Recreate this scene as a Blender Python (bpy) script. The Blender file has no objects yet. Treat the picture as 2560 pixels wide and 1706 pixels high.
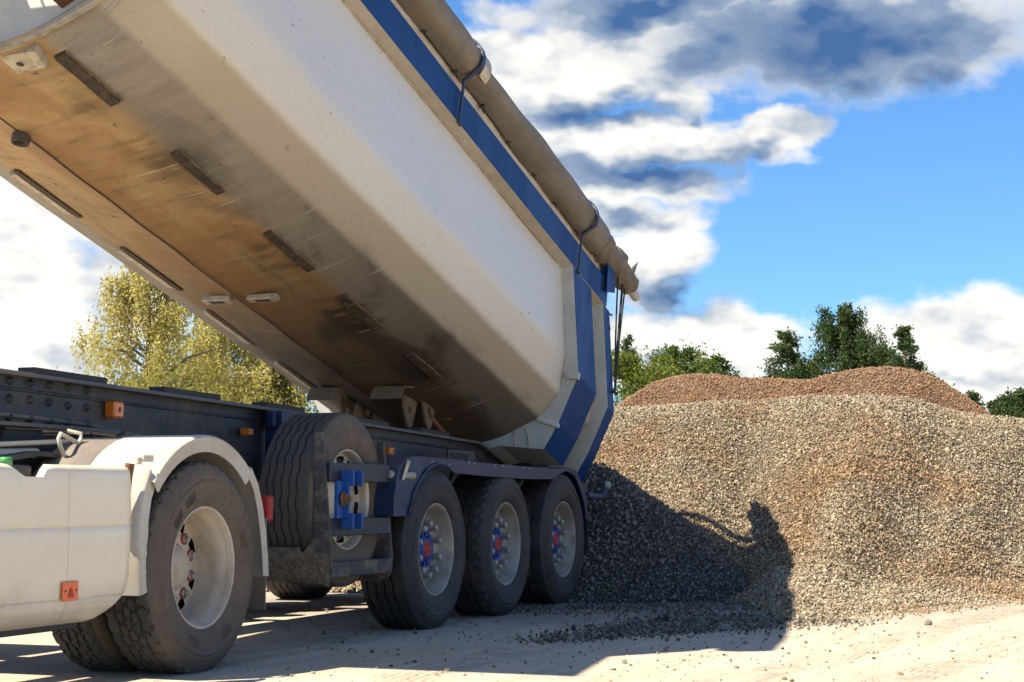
import bpy, math, random
import numpy as np
from mathutils import Vector, Matrix

random.seed(7)
rng = np.random.default_rng(11)
scn = bpy.context.scene
col = scn.collection
R = math.radians

# ------------------------------------------------------------------ camera
YAW, PITCH, CAM_H = 0.35596, 0.08945, 0.877
cd = bpy.data.cameras.new('camera')
cam = bpy.data.objects.new('camera', cd)
col.objects.link(cam)
cam.location = (0, 0, CAM_H)
vdir = Vector((math.cos(YAW) * math.cos(PITCH), math.sin(YAW) * math.cos(PITCH), math.sin(PITCH)))
cam.rotation_euler = vdir.to_track_quat('-Z', 'Y').to_euler()
cd.sensor_width = 36.0
cd.lens = 60.02
cd.clip_start = 0.1
cd.clip_end = 4000
scn.camera = cam

# ------------------------------------------------------------------ light
LDIR = Vector((0.52, -0.455, -1.0)).normalized()      # the way the sunlight travels
SUN_EL = math.asin(-LDIR.z)
SUN_AZ = math.atan2(-LDIR.y, -LDIR.x)                  # world angle of the sun from +X
sd = bpy.data.lights.new('sun', 'SUN')
sd.energy = 5.0
sd.angle = R(0.53)
sd.color = (1.0, 0.89, 0.72)
sun = bpy.data.objects.new('sun', sd)
col.objects.link(sun)
sun.rotation_euler = LDIR.to_track_quat('-Z', 'Y').to_euler()

SKY_STRENGTH = 0.076
scn.view_settings.view_transform = 'Standard'
scn.view_settings.look = 'None'
scn.view_settings.exposure = 1.12
scn.view_settings.gamma = 1.0
scn.view_settings.use_curve_mapping = False
scn.cycles.use_denoising = True
scn.cycles.max_bounces = 5
scn.cycles.diffuse_bounces = 3
scn.cycles.glossy_bounces = 2
scn.cycles.transmission_bounces = 3
scn.cycles.transparent_max_bounces = 6
scn.cycles.sample_clamp_indirect = 6.0

world = bpy.data.worlds.new('World')
scn.world = world
world.use_nodes = True
world.cycles.sampling_method = 'MANUAL'
world.cycles.sample_map_resolution = 256


class NT:
    """short hand for building node trees"""
    def __init__(s, tree):
        s.t = tree
    def n(s, kind, **kw):
        nd = s.t.nodes.new(kind)
        for k, v in kw.items():
            setattr(nd, k, v)
        return nd
    def val(s, sock, v):
        if hasattr(v, 'default_value') or hasattr(v, 'is_linked'):
            s.t.links.new(v, sock)
        else:
            sock.default_value = v
    def m(s, op, a, b=None, c=None, clamp=False):
        nd = s.n('ShaderNodeMath', operation=op)
        nd.use_clamp = clamp
        for i, v in enumerate((a, b, c)):
            if v is not None:
                s.val(nd.inputs[i], v)
        return nd.outputs[0]
    def maprange(s, v, a, b, lo=0.0, hi=1.0, smooth=True):
        nd = s.n('ShaderNodeMapRange')
        nd.interpolation_type = 'SMOOTHSTEP' if smooth else 'LINEAR'
        s.val(nd.inputs[0], v)
        for i, x in zip((1, 2, 3, 4), (a, b, lo, hi)):
            s.val(nd.inputs[i], x)
        return nd.outputs[0]
    def mix(s, f, a, b, mode='MIX'):
        nd = s.n('ShaderNodeMix', data_type='RGBA', blend_type=mode)
        s.val(nd.inputs[0], f)
        s.val(nd.inputs[6], a if not isinstance(a, tuple) or len(a) == 4 else (*a, 1))
        s.val(nd.inputs[7], b if not isinstance(b, tuple) or len(b) == 4 else (*b, 1))
        return nd.outputs[2]
    def noise(s, vec, scale, detail=4, rough=0.55, dist=0.0):
        nd = s.n('ShaderNodeTexNoise')
        if vec is not None:
            s.val(nd.inputs['Vector'], vec)
        nd.inputs['Scale'].default_value = scale
        nd.inputs['Detail'].default_value = detail
        nd.inputs['Roughness'].default_value = rough
        nd.inputs['Distortion'].default_value = dist
        return nd.outputs['Fac']
    def combine(s, x, y, z):
        nd = s.n('ShaderNodeCombineXYZ')
        for i, v in enumerate((x, y, z)):
            s.val(nd.inputs[i], v)
        return nd.outputs[0]
    def link(s, a, b):
        s.t.links.new(a, b)


def az_el(x, y):
    """photograph position -> sky direction (azimuth, elevation)"""
    dx, dy = (x - 1280) / 4268.3, (853 - y) / 4268.3
    rgt = Vector((math.sin(YAW), -math.cos(YAW), 0))
    up = rgt.cross(vdir)
    v = (vdir + rgt * dx + up * dy).normalized()
    return math.atan2(v.y, v.x), math.asin(v.z)


def build_sky():
    g = bpy.data.node_groups.new('cloud_cover', 'ShaderNodeTree')
    g.interface.new_socket('u', in_out='INPUT', socket_type='NodeSocketFloat')
    g.interface.new_socket('v', in_out='INPUT', socket_type='NodeSocketFloat')
    g.interface.new_socket('cover', in_out='OUTPUT', socket_type='NodeSocketFloat')
    g.interface.new_socket('shade', in_out='OUTPUT', socket_type='NodeSocketFloat')
    t = NT(g)
    gi, go = t.n('NodeGroupInput'), t.n('NodeGroupOutput')
    u0, v0 = gi.outputs[0], gi.outputs[1]
    base = t.combine(u0, t.m('MULTIPLY', v0, 1.5), 0.0)
    w1 = t.n('ShaderNodeTexNoise')
    t.link(base, w1.inputs['Vector'])
    w1.inputs['Scale'].default_value = 22
    w1.inputs['Detail'].default_value = 3
    w1.inputs['Roughness'].default_value = 0.6
    sp = t.n('ShaderNodeSeparateColor')
    t.link(w1.outputs['Color'], sp.inputs[0])
    u = t.m('ADD', u0, t.m('MULTIPLY', t.m('SUBTRACT', sp.outputs[0], 0.5), 0.055))
    v = t.m('ADD', v0, t.m('MULTIPLY', t.m('SUBTRACT', sp.outputs[1], 0.5), 0.036))
    blobs = [  # x, y, half width, half height, weight (photograph pixels)
        (2010, 60, 420, 130, 1.15), (1600, 20, 330, 75, .95), (2330, 150, 230, 110, .8), (1300, 30, 200, 60, .7),
        (1350, 190, 190, 110, 1.15), (1560, 160, 220, 100, 1.0), (1700, 235, 110, 90, .8), (1790, 215, 130, 60, .6),
        (1500, 355, 260, 60, 1.1), (1800, 370, 120, 45, .9), (1960, 345, 95, 62, 1.0), (2030, 375, 60, 40, .6),
        (1540, 465, 260, 60, .95), (1600, 545, 170, 60, .85), (1430, 420, 140, 90, .9), (1620, 640, 120, 80, 1.05), (1650, 745, 120, 70, .9),
        (1700, 870, 260, 75, 1.15), (1560, 880, 120, 70, .7), (1930, 900, 110, 40, .7),
        (2420, 850, 230, 85, 1.25), (2250, 900, 120, 60, .6), (2440, 960, 230, 90, .9),
        (1850, 420, 50, 30, .4),
        (60, 760, 160, 260, 1.1), (330, 720, 200, 220, .8), (90, 560, 160, 150, .8),
    ]
    acc = None
    uv = t.combine(u, v, 0.0)
    def vm(op, a_, b_=None):
        nd = t.n('ShaderNodeVectorMath', operation=op)
        t.link(a_, nd.inputs[0])
        if b_ is not None:
            nd.inputs[1].default_value = b_
        return nd.outputs['Value'] if op == 'LENGTH' else nd.outputs[0]
    def field(lst):
        r = None
        for (x, y, hw, hh, wt) in lst:
            a, e = az_el(x, y)
            ln = vm('LENGTH', vm('MULTIPLY', vm('SUBTRACT', uv, (a, e, 0)), (4268.0 / hw, 4268.0 / hh, 0)))
            k = t.m('MULTIPLY_ADD', ln, -0.62, wt)
            r = k if r is None else t.m('MAXIMUM', r, k)
        return r
    acc = field([(x, y, hw * 1.12, hh * 1.12, wt) for (x, y, hw, hh, wt) in blobs])
    under = field([(2080, 110, 360, 105, 1.1), (1620, 15, 330, 62, .95), (2330, 190, 150, 70, .8), (1500, 285, 230, 42, 1.0), (1600, 430, 300, 46, 1.0),
                   (1905, 400, 90, 34, .8), (1690, 748, 130, 60, .95), (1560, 545, 130, 40, .7), (2400, 945, 190, 30, .45),
                   (1650, 880, 60, 25, .55), (70, 690, 190, 70, .42), (300, 800, 160, 50, .35), (1720, 300, 60, 40, .6)])
    acc = t.m('MAXIMUM', acc, -0.3)
    n2 = t.noise(base, 15, 6, 0.6)
    # elsewhere in the sky broken cumulus goes on, thinned for less fill light
    n3 = t.noise(base, 5.0, 4, 0.55)
    a0, e0 = az_el(1280, 600)
    away = t.m('MAXIMUM', t.m('DIVIDE', t.m('ABSOLUTE', t.m('SUBTRACT', u0, a0)), 0.36),
               t.m('DIVIDE', t.m('SUBTRACT', v0, e0), 0.24))
    wide = t.m('MULTIPLY', t.maprange(away, 0.85, 1.3), t.maprange(n3, 0.49, 0.66, 0, 1.0))
    acc = t.m('MAXIMUM', acc, wide)
    cover = t.m('ADD', acc, t.m('MULTIPLY', t.m('SUBTRACT', n2, 0.5), 0.9))
    t.link(cover, go.inputs[0])
    under = t.m('MAXIMUM', under, t.m('MULTIPLY', wide, t.maprange(t.m('ADD', n3, t.m('MULTIPLY', n2, .3)), 0.66, 0.86, 0, 0.9)))
    t.link(t.m('ADD', under, t.m('MULTIPLY', t.m('SUBTRACT', n2, 0.5), 0.7)), go.inputs[1])

    t = NT(world.node_tree)
    t.t.nodes.clear()
    out, bg = t.n('ShaderNodeOutputWorld'), t.n('ShaderNodeBackground')
    sky = t.n('ShaderNodeTexSky', sky_type='NISHITA')
    sky.sun_disc = False
    sky.sun_elevation = SUN_EL
    sky.sun_rotation = math.pi / 2 - SUN_AZ
    sky.air_density = 1.0
    sky.dust_density = 0.25
    sky.ozone_density = 3.0
    tc = t.n('ShaderNodeTexCoord')
    sx = t.n('ShaderNodeSeparateXYZ')
    t.link(tc.outputs['Generated'], sx.inputs[0])
    u = t.m('ARCTAN2', sx.outputs[1], sx.outputs[0])
    v = t.m('ARCSINE', sx.outputs[2])
    nd = t.n('ShaderNodeGroup')
    nd.node_tree = g
    t.link(u, nd.inputs[0])
    t.link(v, nd.inputs[1])
    mask = t.maprange(nd.outputs[0], 0.25, 0.60)
    puff = t.noise(t.combine(u, t.m('MULTIPLY', v, 1.7), 0.3), 26, 3, 0.5)
    dark = t.m('ADD', t.m('MULTIPLY', t.maprange(nd.outputs[1], -0.05, 1.15), 1.0), t.maprange(puff, 0.42, 0.78, 0.0, 0.38), clamp=True)
    lit = (7.2, 6.9, 6.3, 1)
    shade = (0.42, 0.98, 2.25, 1)
    cc = t.mix(t.maprange(dark, 0, .5, 0, 1, False), lit, (2.2, 2.75, 3.55, 1))
    cc = t.mix(t.maprange(dark, .45, 1.0, 0, 1, False), cc, shade)
    blue = t.mix(1.0, sky.outputs[0], (0.50, 0.80, 1.10, 1), 'MULTIPLY')
    fin = t.mix(t.m('MULTIPLY', mask, 0.97), blue, cc)
    low = t.maprange(sx.outputs[2], -0.03, 0.0)
    fin = t.mix(low, (2.2, 2.4, 2.6, 1), fin)
    t.link(fin, bg.inputs[0])
    bg.inputs[1].default_value = SKY_STRENGTH
    t.link(bg.outputs[0], out.inputs[0])


build_sky()


# ------------------------------------------------------------------ materials
def make_mat(name):
    m = bpy.data.materials.new(name)
    m.use_nodes = True
    t = NT(m.node_tree)
    p = next(n for n in m.node_tree.nodes if n.type == 'BSDF_PRINCIPLED')
    return m, t, p


def simple(name, base, rough=0.5, metal=0.0, dirt=None, dirt_scale=6.0, dirt_amt=0.5, bump=0.0, bump_scale=60.0,
           fine=0.12, coat=0.0, top_dust=None, stretch=(1, 1, 1), spec=0.5):
    """paint, metal or rubber with blotchy dirt, fine value grain and a little relief"""
    m, t, p = make_mat(name)
    tc = t.n('ShaderNodeTexCoord')
    mp = t.n('ShaderNodeMapping')
    t.link(tc.outputs['Object'], mp.inputs[0])
    mp.inputs['Scale'].default_value = stretch
    vec = mp.outputs[0]
    c = (*base, 1)
    n1 = t.noise(vec, dirt_scale, 6, 0.62, 0.3)
    n2 = t.noise(vec, dirt_scale * 9, 4, 0.6)
    g = t.maprange(n2, 0.25, 0.75, 1 - fine, 1 + fine, False)
    cs = t.mix(1.0, c, t.combine(g, g, g), 'MULTIPLY')
    if dirt is not None:
        f = t.m('MULTIPLY', t.maprange(t.m('ADD', t.m('MULTIPLY', n1, .75), t.m('MULTIPLY', n2, .25)), 0.42, 0.66), dirt_amt)
        cs = t.mix(f, cs, (*dirt, 1))
        t.link(t.maprange(f, 0, 1, rough, min(1, rough + 0.35), False), p.inputs['Roughness'])
    else:
        t.link(t.maprange(n1, 0.3, 0.7, rough * 0.85, min(1, rough * 1.15), False), p.inputs['Roughness'])
    if top_dust is not None:
        ge = t.n('ShaderNodeNewGeometry')
        s2 = t.n('ShaderNodeSeparateXYZ')
        t.link(ge.outputs['Normal'], s2.inputs[0])
        f2 = t.m('MULTIPLY', t.maprange(s2.outputs[2], 0.2, 0.9), t.maprange(n1, 0.3, 0.6, 0.35, 0.9))
        cs = t.mix(f2, cs, (*top_dust, 1))
    t.link(cs, p.inputs['Base Color'])
    p.inputs['Metallic'].default_value = metal
    p.inputs['Specular IOR Level'].default_value = spec
    p.inputs['Coat Weight'].default_value = coat
    p.inputs['Coat Roughness'].default_value = 0.12
    if bump:
        b = t.n('ShaderNodeBump')
        b.inputs['Strength'].default_value = bump
        b.inputs['Distance'].default_value = 0.01
        t.link(t.noise(vec, bump_scale, 5, 0.6), b.inputs['Height'])
        t.link(b.outputs[0], p.inputs['Normal'])
    return m


DUST = (0.30, 0.235, 0.16)
M = {}
M['white_rail'] = simple('rail_white', (0.50, 0.455, 0.37), 0.45, dirt=(0.33, 0.26, 0.17), dirt_scale=3, dirt_amt=0.45, bump=0.05)
M['steel_grey'] = simple('grey_paint', (0.50, 0.52, 0.49), 0.5, dirt=(0.30, 0.26, 0.19), dirt_scale=5, dirt_amt=0.4, bump=0.05)
M['blue'] = simple('blue_paint', (0.002, 0.046, 0.19), 0.5, dirt=(0.006, 0.05, 0.16), dirt_scale=3, dirt_amt=0.6, bump=0.03, stretch=(1, 1, .25), spec=0.22)
M['clamp_blue'] = simple('clamp_blue', (0.008, 0.075, 0.30), 0.5, dirt=(0.05, 0.10, 0.2), dirt_scale=14, dirt_amt=0.35)
M['navy'] = simple('navy_paint', (0.013, 0.025, 0.075), 0.45, dirt=(0.05, 0.06, 0.09), dirt_scale=6, dirt_amt=0.4, bump=0.12, bump_scale=25, top_dust=(0.07, 0.08, 0.11), spec=0.35)
M['chassis'] = simple('chassis_paint', (0.016, 0.020, 0.027), 0.5, dirt=(0.17, 0.135, 0.09), dirt_scale=1.6, dirt_amt=0.6, bump=0.08)  # dirt raised also to carry the warm glow on the neck
M['flange'] = simple('flange_edge_light', (0.085, 0.09, 0.098), 0.55, dirt=(0.20, 0.165, 0.115), dirt_scale=3, dirt_amt=0.6, bump=0.08)  # lighter than the web: dust and edge light painted in
M['tan_steel'] = simple('tan_steel', (0.17, 0.122, 0.072), 0.7, dirt=(0.10, 0.07, 0.042), dirt_scale=9, dirt_amt=0.7, bump=0.2)
M['mud'] = simple('caked_mud', (0.20, 0.155, 0.10), 0.95, dirt=(0.10, 0.078, 0.052), dirt_scale=16, dirt_amt=0.8, bump=1.0, bump_scale=55)
M['alloy'] = simple('alloy', (0.56, 0.49, 0.39), 0.38, 0.35, dirt=(0.26, 0.20, 0.13), dirt_scale=8, dirt_amt=0.5)
M['dark'] = simple('dark_steel', (0.018, 0.018, 0.020), 0.6, dirt=(0.07, 0.055, 0.04), dirt_scale=5, dirt_amt=0.5)
M['carrier'] = simple('dusty_carrier', (0.045, 0.045, 0.045), 0.75, dirt=(0.26, 0.205, 0.14), dirt_scale=5, dirt_amt=0.75, bump=0.5, bump_scale=70)
M['carrier_bar'] = simple('carrier_bar', (0.010, 0.014, 0.028), 0.5, dirt=(0.07, 0.065, 0.06), dirt_scale=14, dirt_amt=0.3, bump=0.1)
M['rubber'] = simple('tyre_rubber', (0.020, 0.0195, 0.020), 0.66, dirt=(0.105, 0.085, 0.066), dirt_scale=4, dirt_amt=0.5, bump=0.1, bump_scale=120)
M['rubber_dusty'] = simple('dusty_rubber', (0.105, 0.082, 0.062), 0.78, dirt=(0.19, 0.14, 0.095), dirt_scale=2.4, dirt_amt=0.7, bump=0.1, bump_scale=120)
M['rubber_tread'] = simple('tread_rubber', (0.055, 0.052, 0.045), 0.78, dirt=(0.12, 0.10, 0.075), dirt_scale=4, dirt_amt=0.5, bump=0.1, bump_scale=120)
M['rim'] = simple('rim_silver', (0.34, 0.31, 0.26), 0.45, 0.2, dirt=(0.16, 0.125, 0.09), dirt_scale=5, dirt_amt=0.7, bump=0.04)
M['rim_white'] = simple('rim_white', (0.54, 0.475, 0.375), 0.5, 0.0, dirt=(0.30, 0.225, 0.145), dirt_scale=5, dirt_amt=0.6, bump=0.06)
M['chrome'] = simple('nut_cover', (0.40, 0.385, 0.36), 0.42, 0.5, dirt=(0.17, 0.15, 0.125), dirt_scale=30, dirt_amt=0.6)
M['hub_blue'] = simple('hub_blue', (0.008, 0.045, 0.25), 0.4, dirt=(0.03, 0.04, 0.07), dirt_scale=25, dirt_amt=0.6)
M['red'] = simple('hub_red', (0.40, 0.012, 0.010), 0.5, dirt=(0.16, 0.05, 0.035), dirt_scale=22, dirt_amt=0.6)
M['rust'] = simple('rusty_steel', (0.20, 0.085, 0.035), 0.8, dirt=(0.10, 0.05, 0.03), dirt_scale=20, dirt_amt=0.6, bump=0.4)
M['fender'] = simple('fender_plastic', (0.52, 0.49, 0.42), 0.7, dirt=(0.40, 0.32, 0.22), dirt_scale=4, dirt_amt=0.5, bump=0.1)
M['fender_grey'] = simple('grey_plastic', (0.17, 0.15, 0.13), 0.75, dirt=(0.30, 0.24, 0.17), dirt_scale=5, dirt_amt=0.5)
M['orange'] = simple('amber_lens', (0.85, 0.20, 0.012), 0.3, dirt=(0.6, 0.15, 0.02), dirt_scale=30, dirt_amt=0.5, coat=0.6)
M['orange_dark'] = simple('amber_dark', (0.36, 0.045, 0.008), 0.5)
M['reflector'] = simple('reflector_red', (0.80, 0.11, 0.012), 0.35, coat=0.5)
M['black'] = simple('black_plastic', (0.012, 0.012, 0.012), 0.5, dirt=(0.05, 0.042, 0.034), dirt_scale=10, dirt_amt=0.4)
M['green'] = simple('green_cap', (0.07, 0.30, 0.09), 0.5)
M['pale_pipe'] = simple('pale_pipe', (0.34, 0.34, 0.28), 0.55, dirt=(0.10, 0.09, 0.07), dirt_scale=18, dirt_amt=0.7)
M['tarp'] = simple('tarp_cloth', (0.20, 0.165, 0.12), 0.6, dirt=(0.10, 0.083, 0.062), dirt_scale=3.0, dirt_amt=0.6, bump=0.8, bump_scale=14, stretch=(.5, 1, 1))
M['tarp_edge'] = simple('tarp_edge', (0.55, 0.51, 0.44), 0.7, dirt=(0.36, 0.30, 0.21), dirt_scale=6, dirt_amt=0.5, bump=0.3, bump_scale=12)
M['rope'] = simple('dark_rope', (0.03, 0.028, 0.025), 0.8)
M['hose'] = simple('pale_hose', (0.62, 0.55, 0.42), 0.5)
M['bare'] = simple('bare_metal', (0.55, 0.49, 0.38), 0.42, 0.5, dirt=(0.20, 0.14, 0.08), dirt_scale=14, dirt_amt=0.6)
M['wear'] = simple('worn_black_steel', (0.045, 0.034, 0.024), 0.6, dirt=(0.15, 0.10, 0.055), dirt_scale=18, dirt_amt=0.6, bump=0.5)
M['bulkhead'] = simple('bulkhead_grey', (0.44, 0.43, 0.40), 0.55, dirt=(0.3, 0.26, 0.2), dirt_scale=3, dirt_amt=0.4)
M['bark'] = simple('bark', (0.22, 0.19, 0.15), 0.85, dirt=(0.05, 0.04, 0.03), dirt_scale=5, dirt_amt=0.7)


def cream_material():
    m = simple('cream_paint', (0.80, 0.70, 0.53), 0.34, dirt=(0.66, 0.55, 0.38), dirt_scale=2.5, dirt_amt=0.3, coat=0.35, fine=0.02)
    t = NT(m.node_tree)
    p = next(n for n in m.node_tree.nodes if n.type == 'BSDF_PRINCIPLED')
    src = p.inputs['Base Color'].links[0].from_socket
    tc = t.n('ShaderNodeTexCoord')
    sp = t.n('ShaderNodeSeparateXYZ')
    t.link(tc.outputs['Object'], sp.inputs[0])
    n1, n2 = t.noise(tc.outputs['Object'], 3.5, 6, 0.65, .5), t.noise(tc.outputs['Object'], 60, 3, 0.6)
    low = t.maprange(t.m('ADD', sp.outputs[2], t.m('MULTIPLY', t.m('SUBTRACT', n1, .5), .35)), 0.33, 0.52, 0.6, 0)
    fleck = t.m('MULTIPLY', t.maprange(n2, 0.64, 0.70), t.maprange(n1, 0.45, 0.6, 0.1, 0.5))
    c = t.mix(t.m('MAXIMUM', low, fleck), src, (0.42, 0.33, 0.22, 1))
    t.link(c, p.inputs['Base Color'])
    return m


def body_material():
    """white paint; underneath, along the flat of the floor, brown dried mud with a golden glow painted in, soot marks and scratches"""
    m, t, p = make_mat('body_paint')
    tc = t.n('ShaderNodeTexCoord')
    vec = tc.outputs['Object']
    sp = t.n('ShaderNodeSeparateXYZ')
    t.link(vec, sp.inputs[0])
    mpa = t.n('ShaderNodeMapping')
    t.link(vec, mpa.inputs[0])
    mpa.inputs['Scale'].default_value = (0.5, 1.4, 1.4)
    big = t.noise(mpa.outputs[0], 1.6, 6, 0.6, 0.6)
    mpb = t.n('ShaderNodeMapping')
    t.link(vec, mpb.inputs[0])
    mpb.inputs['Scale'].default_value = (3.0, 0.9, 0.9)
    mpb.inputs['Rotation'].default_value = (0, 0, R(8))
    streak = t.noise(mpb.outputs[0], 4.0, 5, 0.65)
    fine = t.noise(vec, 40, 4, 0.6)
    spot = t.noise(vec, 16, 3, 0.5)
    off = t.m('ABSOLUTE', t.m('SUBTRACT', sp.outputs[1], 5.67))
    edge = t.m('ADD', off, t.m('MULTIPLY', t.m('SUBTRACT', big, 0.5), 0.10))
    mud = t.maprange(edge, 0.52, 0.66, 1, 0)                     # floor strip
    half = t.maprange(t.m('ADD', off, t.m('MULTIPLY', t.m('SUBTRACT', big, 0.5), 0.05)), 0.875, 0.925, 1, 0)                    # thin dirt plus shade painted on the turned-up sides
    white = t.mix(t.maprange(big, 0.35, 0.7, 0, 0.35), (0.60, 0.612, 0.62, 1), (0.54, 0.525, 0.485, 1))
    edge2 = t.m('ADD', off, t.m('MULTIPLY', t.m('SUBTRACT', big, 0.5), 0.05))
    white = t.mix(t.m('MULTIPLY', t.maprange(edge2, 1.155, 1.18, 1, 0), 0.45), white, (0.66, 0.56, 0.40, 1))  # cream and beige facet tones, partly light, painted into the white
    white = t.mix(t.m('MULTIPLY', t.maprange(edge2, 1.06, 1.10, 1, 0), 0.75), white, (0.41, 0.335, 0.235, 1))
    brown = t.mix(t.maprange(big, 0.38, 0.62), (0.37, 0.20, 0.072, 1), (0.57, 0.37, 0.165, 1))  # mud brown, its gold partly the warm glow painted in
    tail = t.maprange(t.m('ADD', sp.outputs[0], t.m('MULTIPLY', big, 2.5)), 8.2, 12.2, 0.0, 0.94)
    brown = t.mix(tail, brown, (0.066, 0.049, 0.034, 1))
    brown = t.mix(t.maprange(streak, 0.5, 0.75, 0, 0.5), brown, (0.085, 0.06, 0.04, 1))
    film_shade = t.mix(t.maprange(streak, 0.35, 0.7), (0.30, 0.262, 0.208, 1), (0.225, 0.193, 0.152, 1))
    film_shade = t.mix(t.m('MULTIPLY', tail, .92), film_shade, (0.046, 0.042, 0.037, 1))  # grey of the shaded facet, painted darker towards the tail
    c = t.mix(t.m('MULTIPLY', half, 0.8), white, film_shade)
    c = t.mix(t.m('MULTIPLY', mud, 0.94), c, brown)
    # dark caked marks thicken towards the tail where the load leaves
    soot = t.m('MULTIPLY', t.maprange(big, 0.50, 0.66), t.m('MULTIPLY', t.maprange(edge, 0.9, 1.02, 1, 0), t.maprange(sp.outputs[0], 7.0, 11.5, 0.25, 0.85)))
    c = t.mix(soot, c, (0.055, 0.042, 0.032, 1))
    # greasy smears round each bar welded to the floor
    fr = t.m('ABSOLUTE', t.m('SUBTRACT', t.m('FRACT', t.m('DIVIDE', t.m('SUBTRACT', sp.outputs[0], 5.765), 1.13)), 0.5))
    sm = t.m('MULTIPLY', t.maprange(fr, 0.20, 0.36, 1, 0), t.maprange(t.m('ABSOLUTE', t.m('SUBTRACT', sp.outputs[1], 5.16)), 0.06, 0.24, 1, 0))
    sm = t.m('MULTIPLY', sm, t.maprange(t.m('ADD', t.m('MULTIPLY', streak, .6), t.m('MULTIPLY', big, .4)), 0.40, 0.56))
    sm = t.m('MULTIPLY', sm, t.maprange(t.noise(vec, 1.1, 2, 0.5), 0.38, 0.6, 0.15, 0.9))
    c = t.mix(sm, c, (0.035, 0.027, 0.02, 1))
    scr = t.n('ShaderNodeMapping')
    t.link(vec, scr.inputs[0])
    scr.inputs['Scale'].default_value = (9.0, 0.5, 0.5)
    scr.inputs['Rotation'].default_value = (R(20), 0, R(24))
    sc_ = t.m('MULTIPLY', t.maprange(t.noise(scr.outputs[0], 3.0, 3, 0.5), 0.685, 0.70), t.maprange(big, 0.40, 0.6))
    c = t.mix(t.m('MULTIPLY', sc_, 0.5), c, (0.62, 0.57, 0.48, 1))
    hair = t.m('MULTIPLY', t.maprange(t.noise(vec, 3.2, 5, 0.7, 2.0), 0.498, 0.502), t.maprange(t.noise(vec, 3.2, 5, 0.7, 2.0), 0.502, 0.506, 1, 0))
    hair = t.m('MULTIPLY', hair, t.maprange(t.noise(vec, 0.9, 2, 0.5), 0.58, 0.64, 0, 0.55))
    c = t.mix(hair, c, (0.12, 0.10, 0.08, 1))
    specks = t.m('MULTIPLY', t.maprange(spot, 0.67, 0.72), t.maprange(big, 0.45, 0.6))
    c = t.mix(t.m('MULTIPLY', specks, 0.7), c, (0.06, 0.045, 0.03, 1))
    g = t.maprange(fine, 0.3, 0.7, 0.95, 1.05, False)
    c = t.mix(1.0, c, t.combine(g, g, g), 'MULTIPLY')
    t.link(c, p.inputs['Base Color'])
    t.link(t.maprange(half, 0, 1, 0.33, 0.62, False), p.inputs['Roughness'])
    b = t.n('ShaderNodeBump')
    b.inputs['Strength'].default_value = 0.10
    b.inputs['Distance'].default_value = 0.03
    t.link(t.noise(mpa.outputs[0], 2.2, 3, 0.5), b.inputs['Height'])
    t.link(b.outputs[0], p.inputs['Normal'])
    return m


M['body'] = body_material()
M['cream'] = cream_material()


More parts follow.
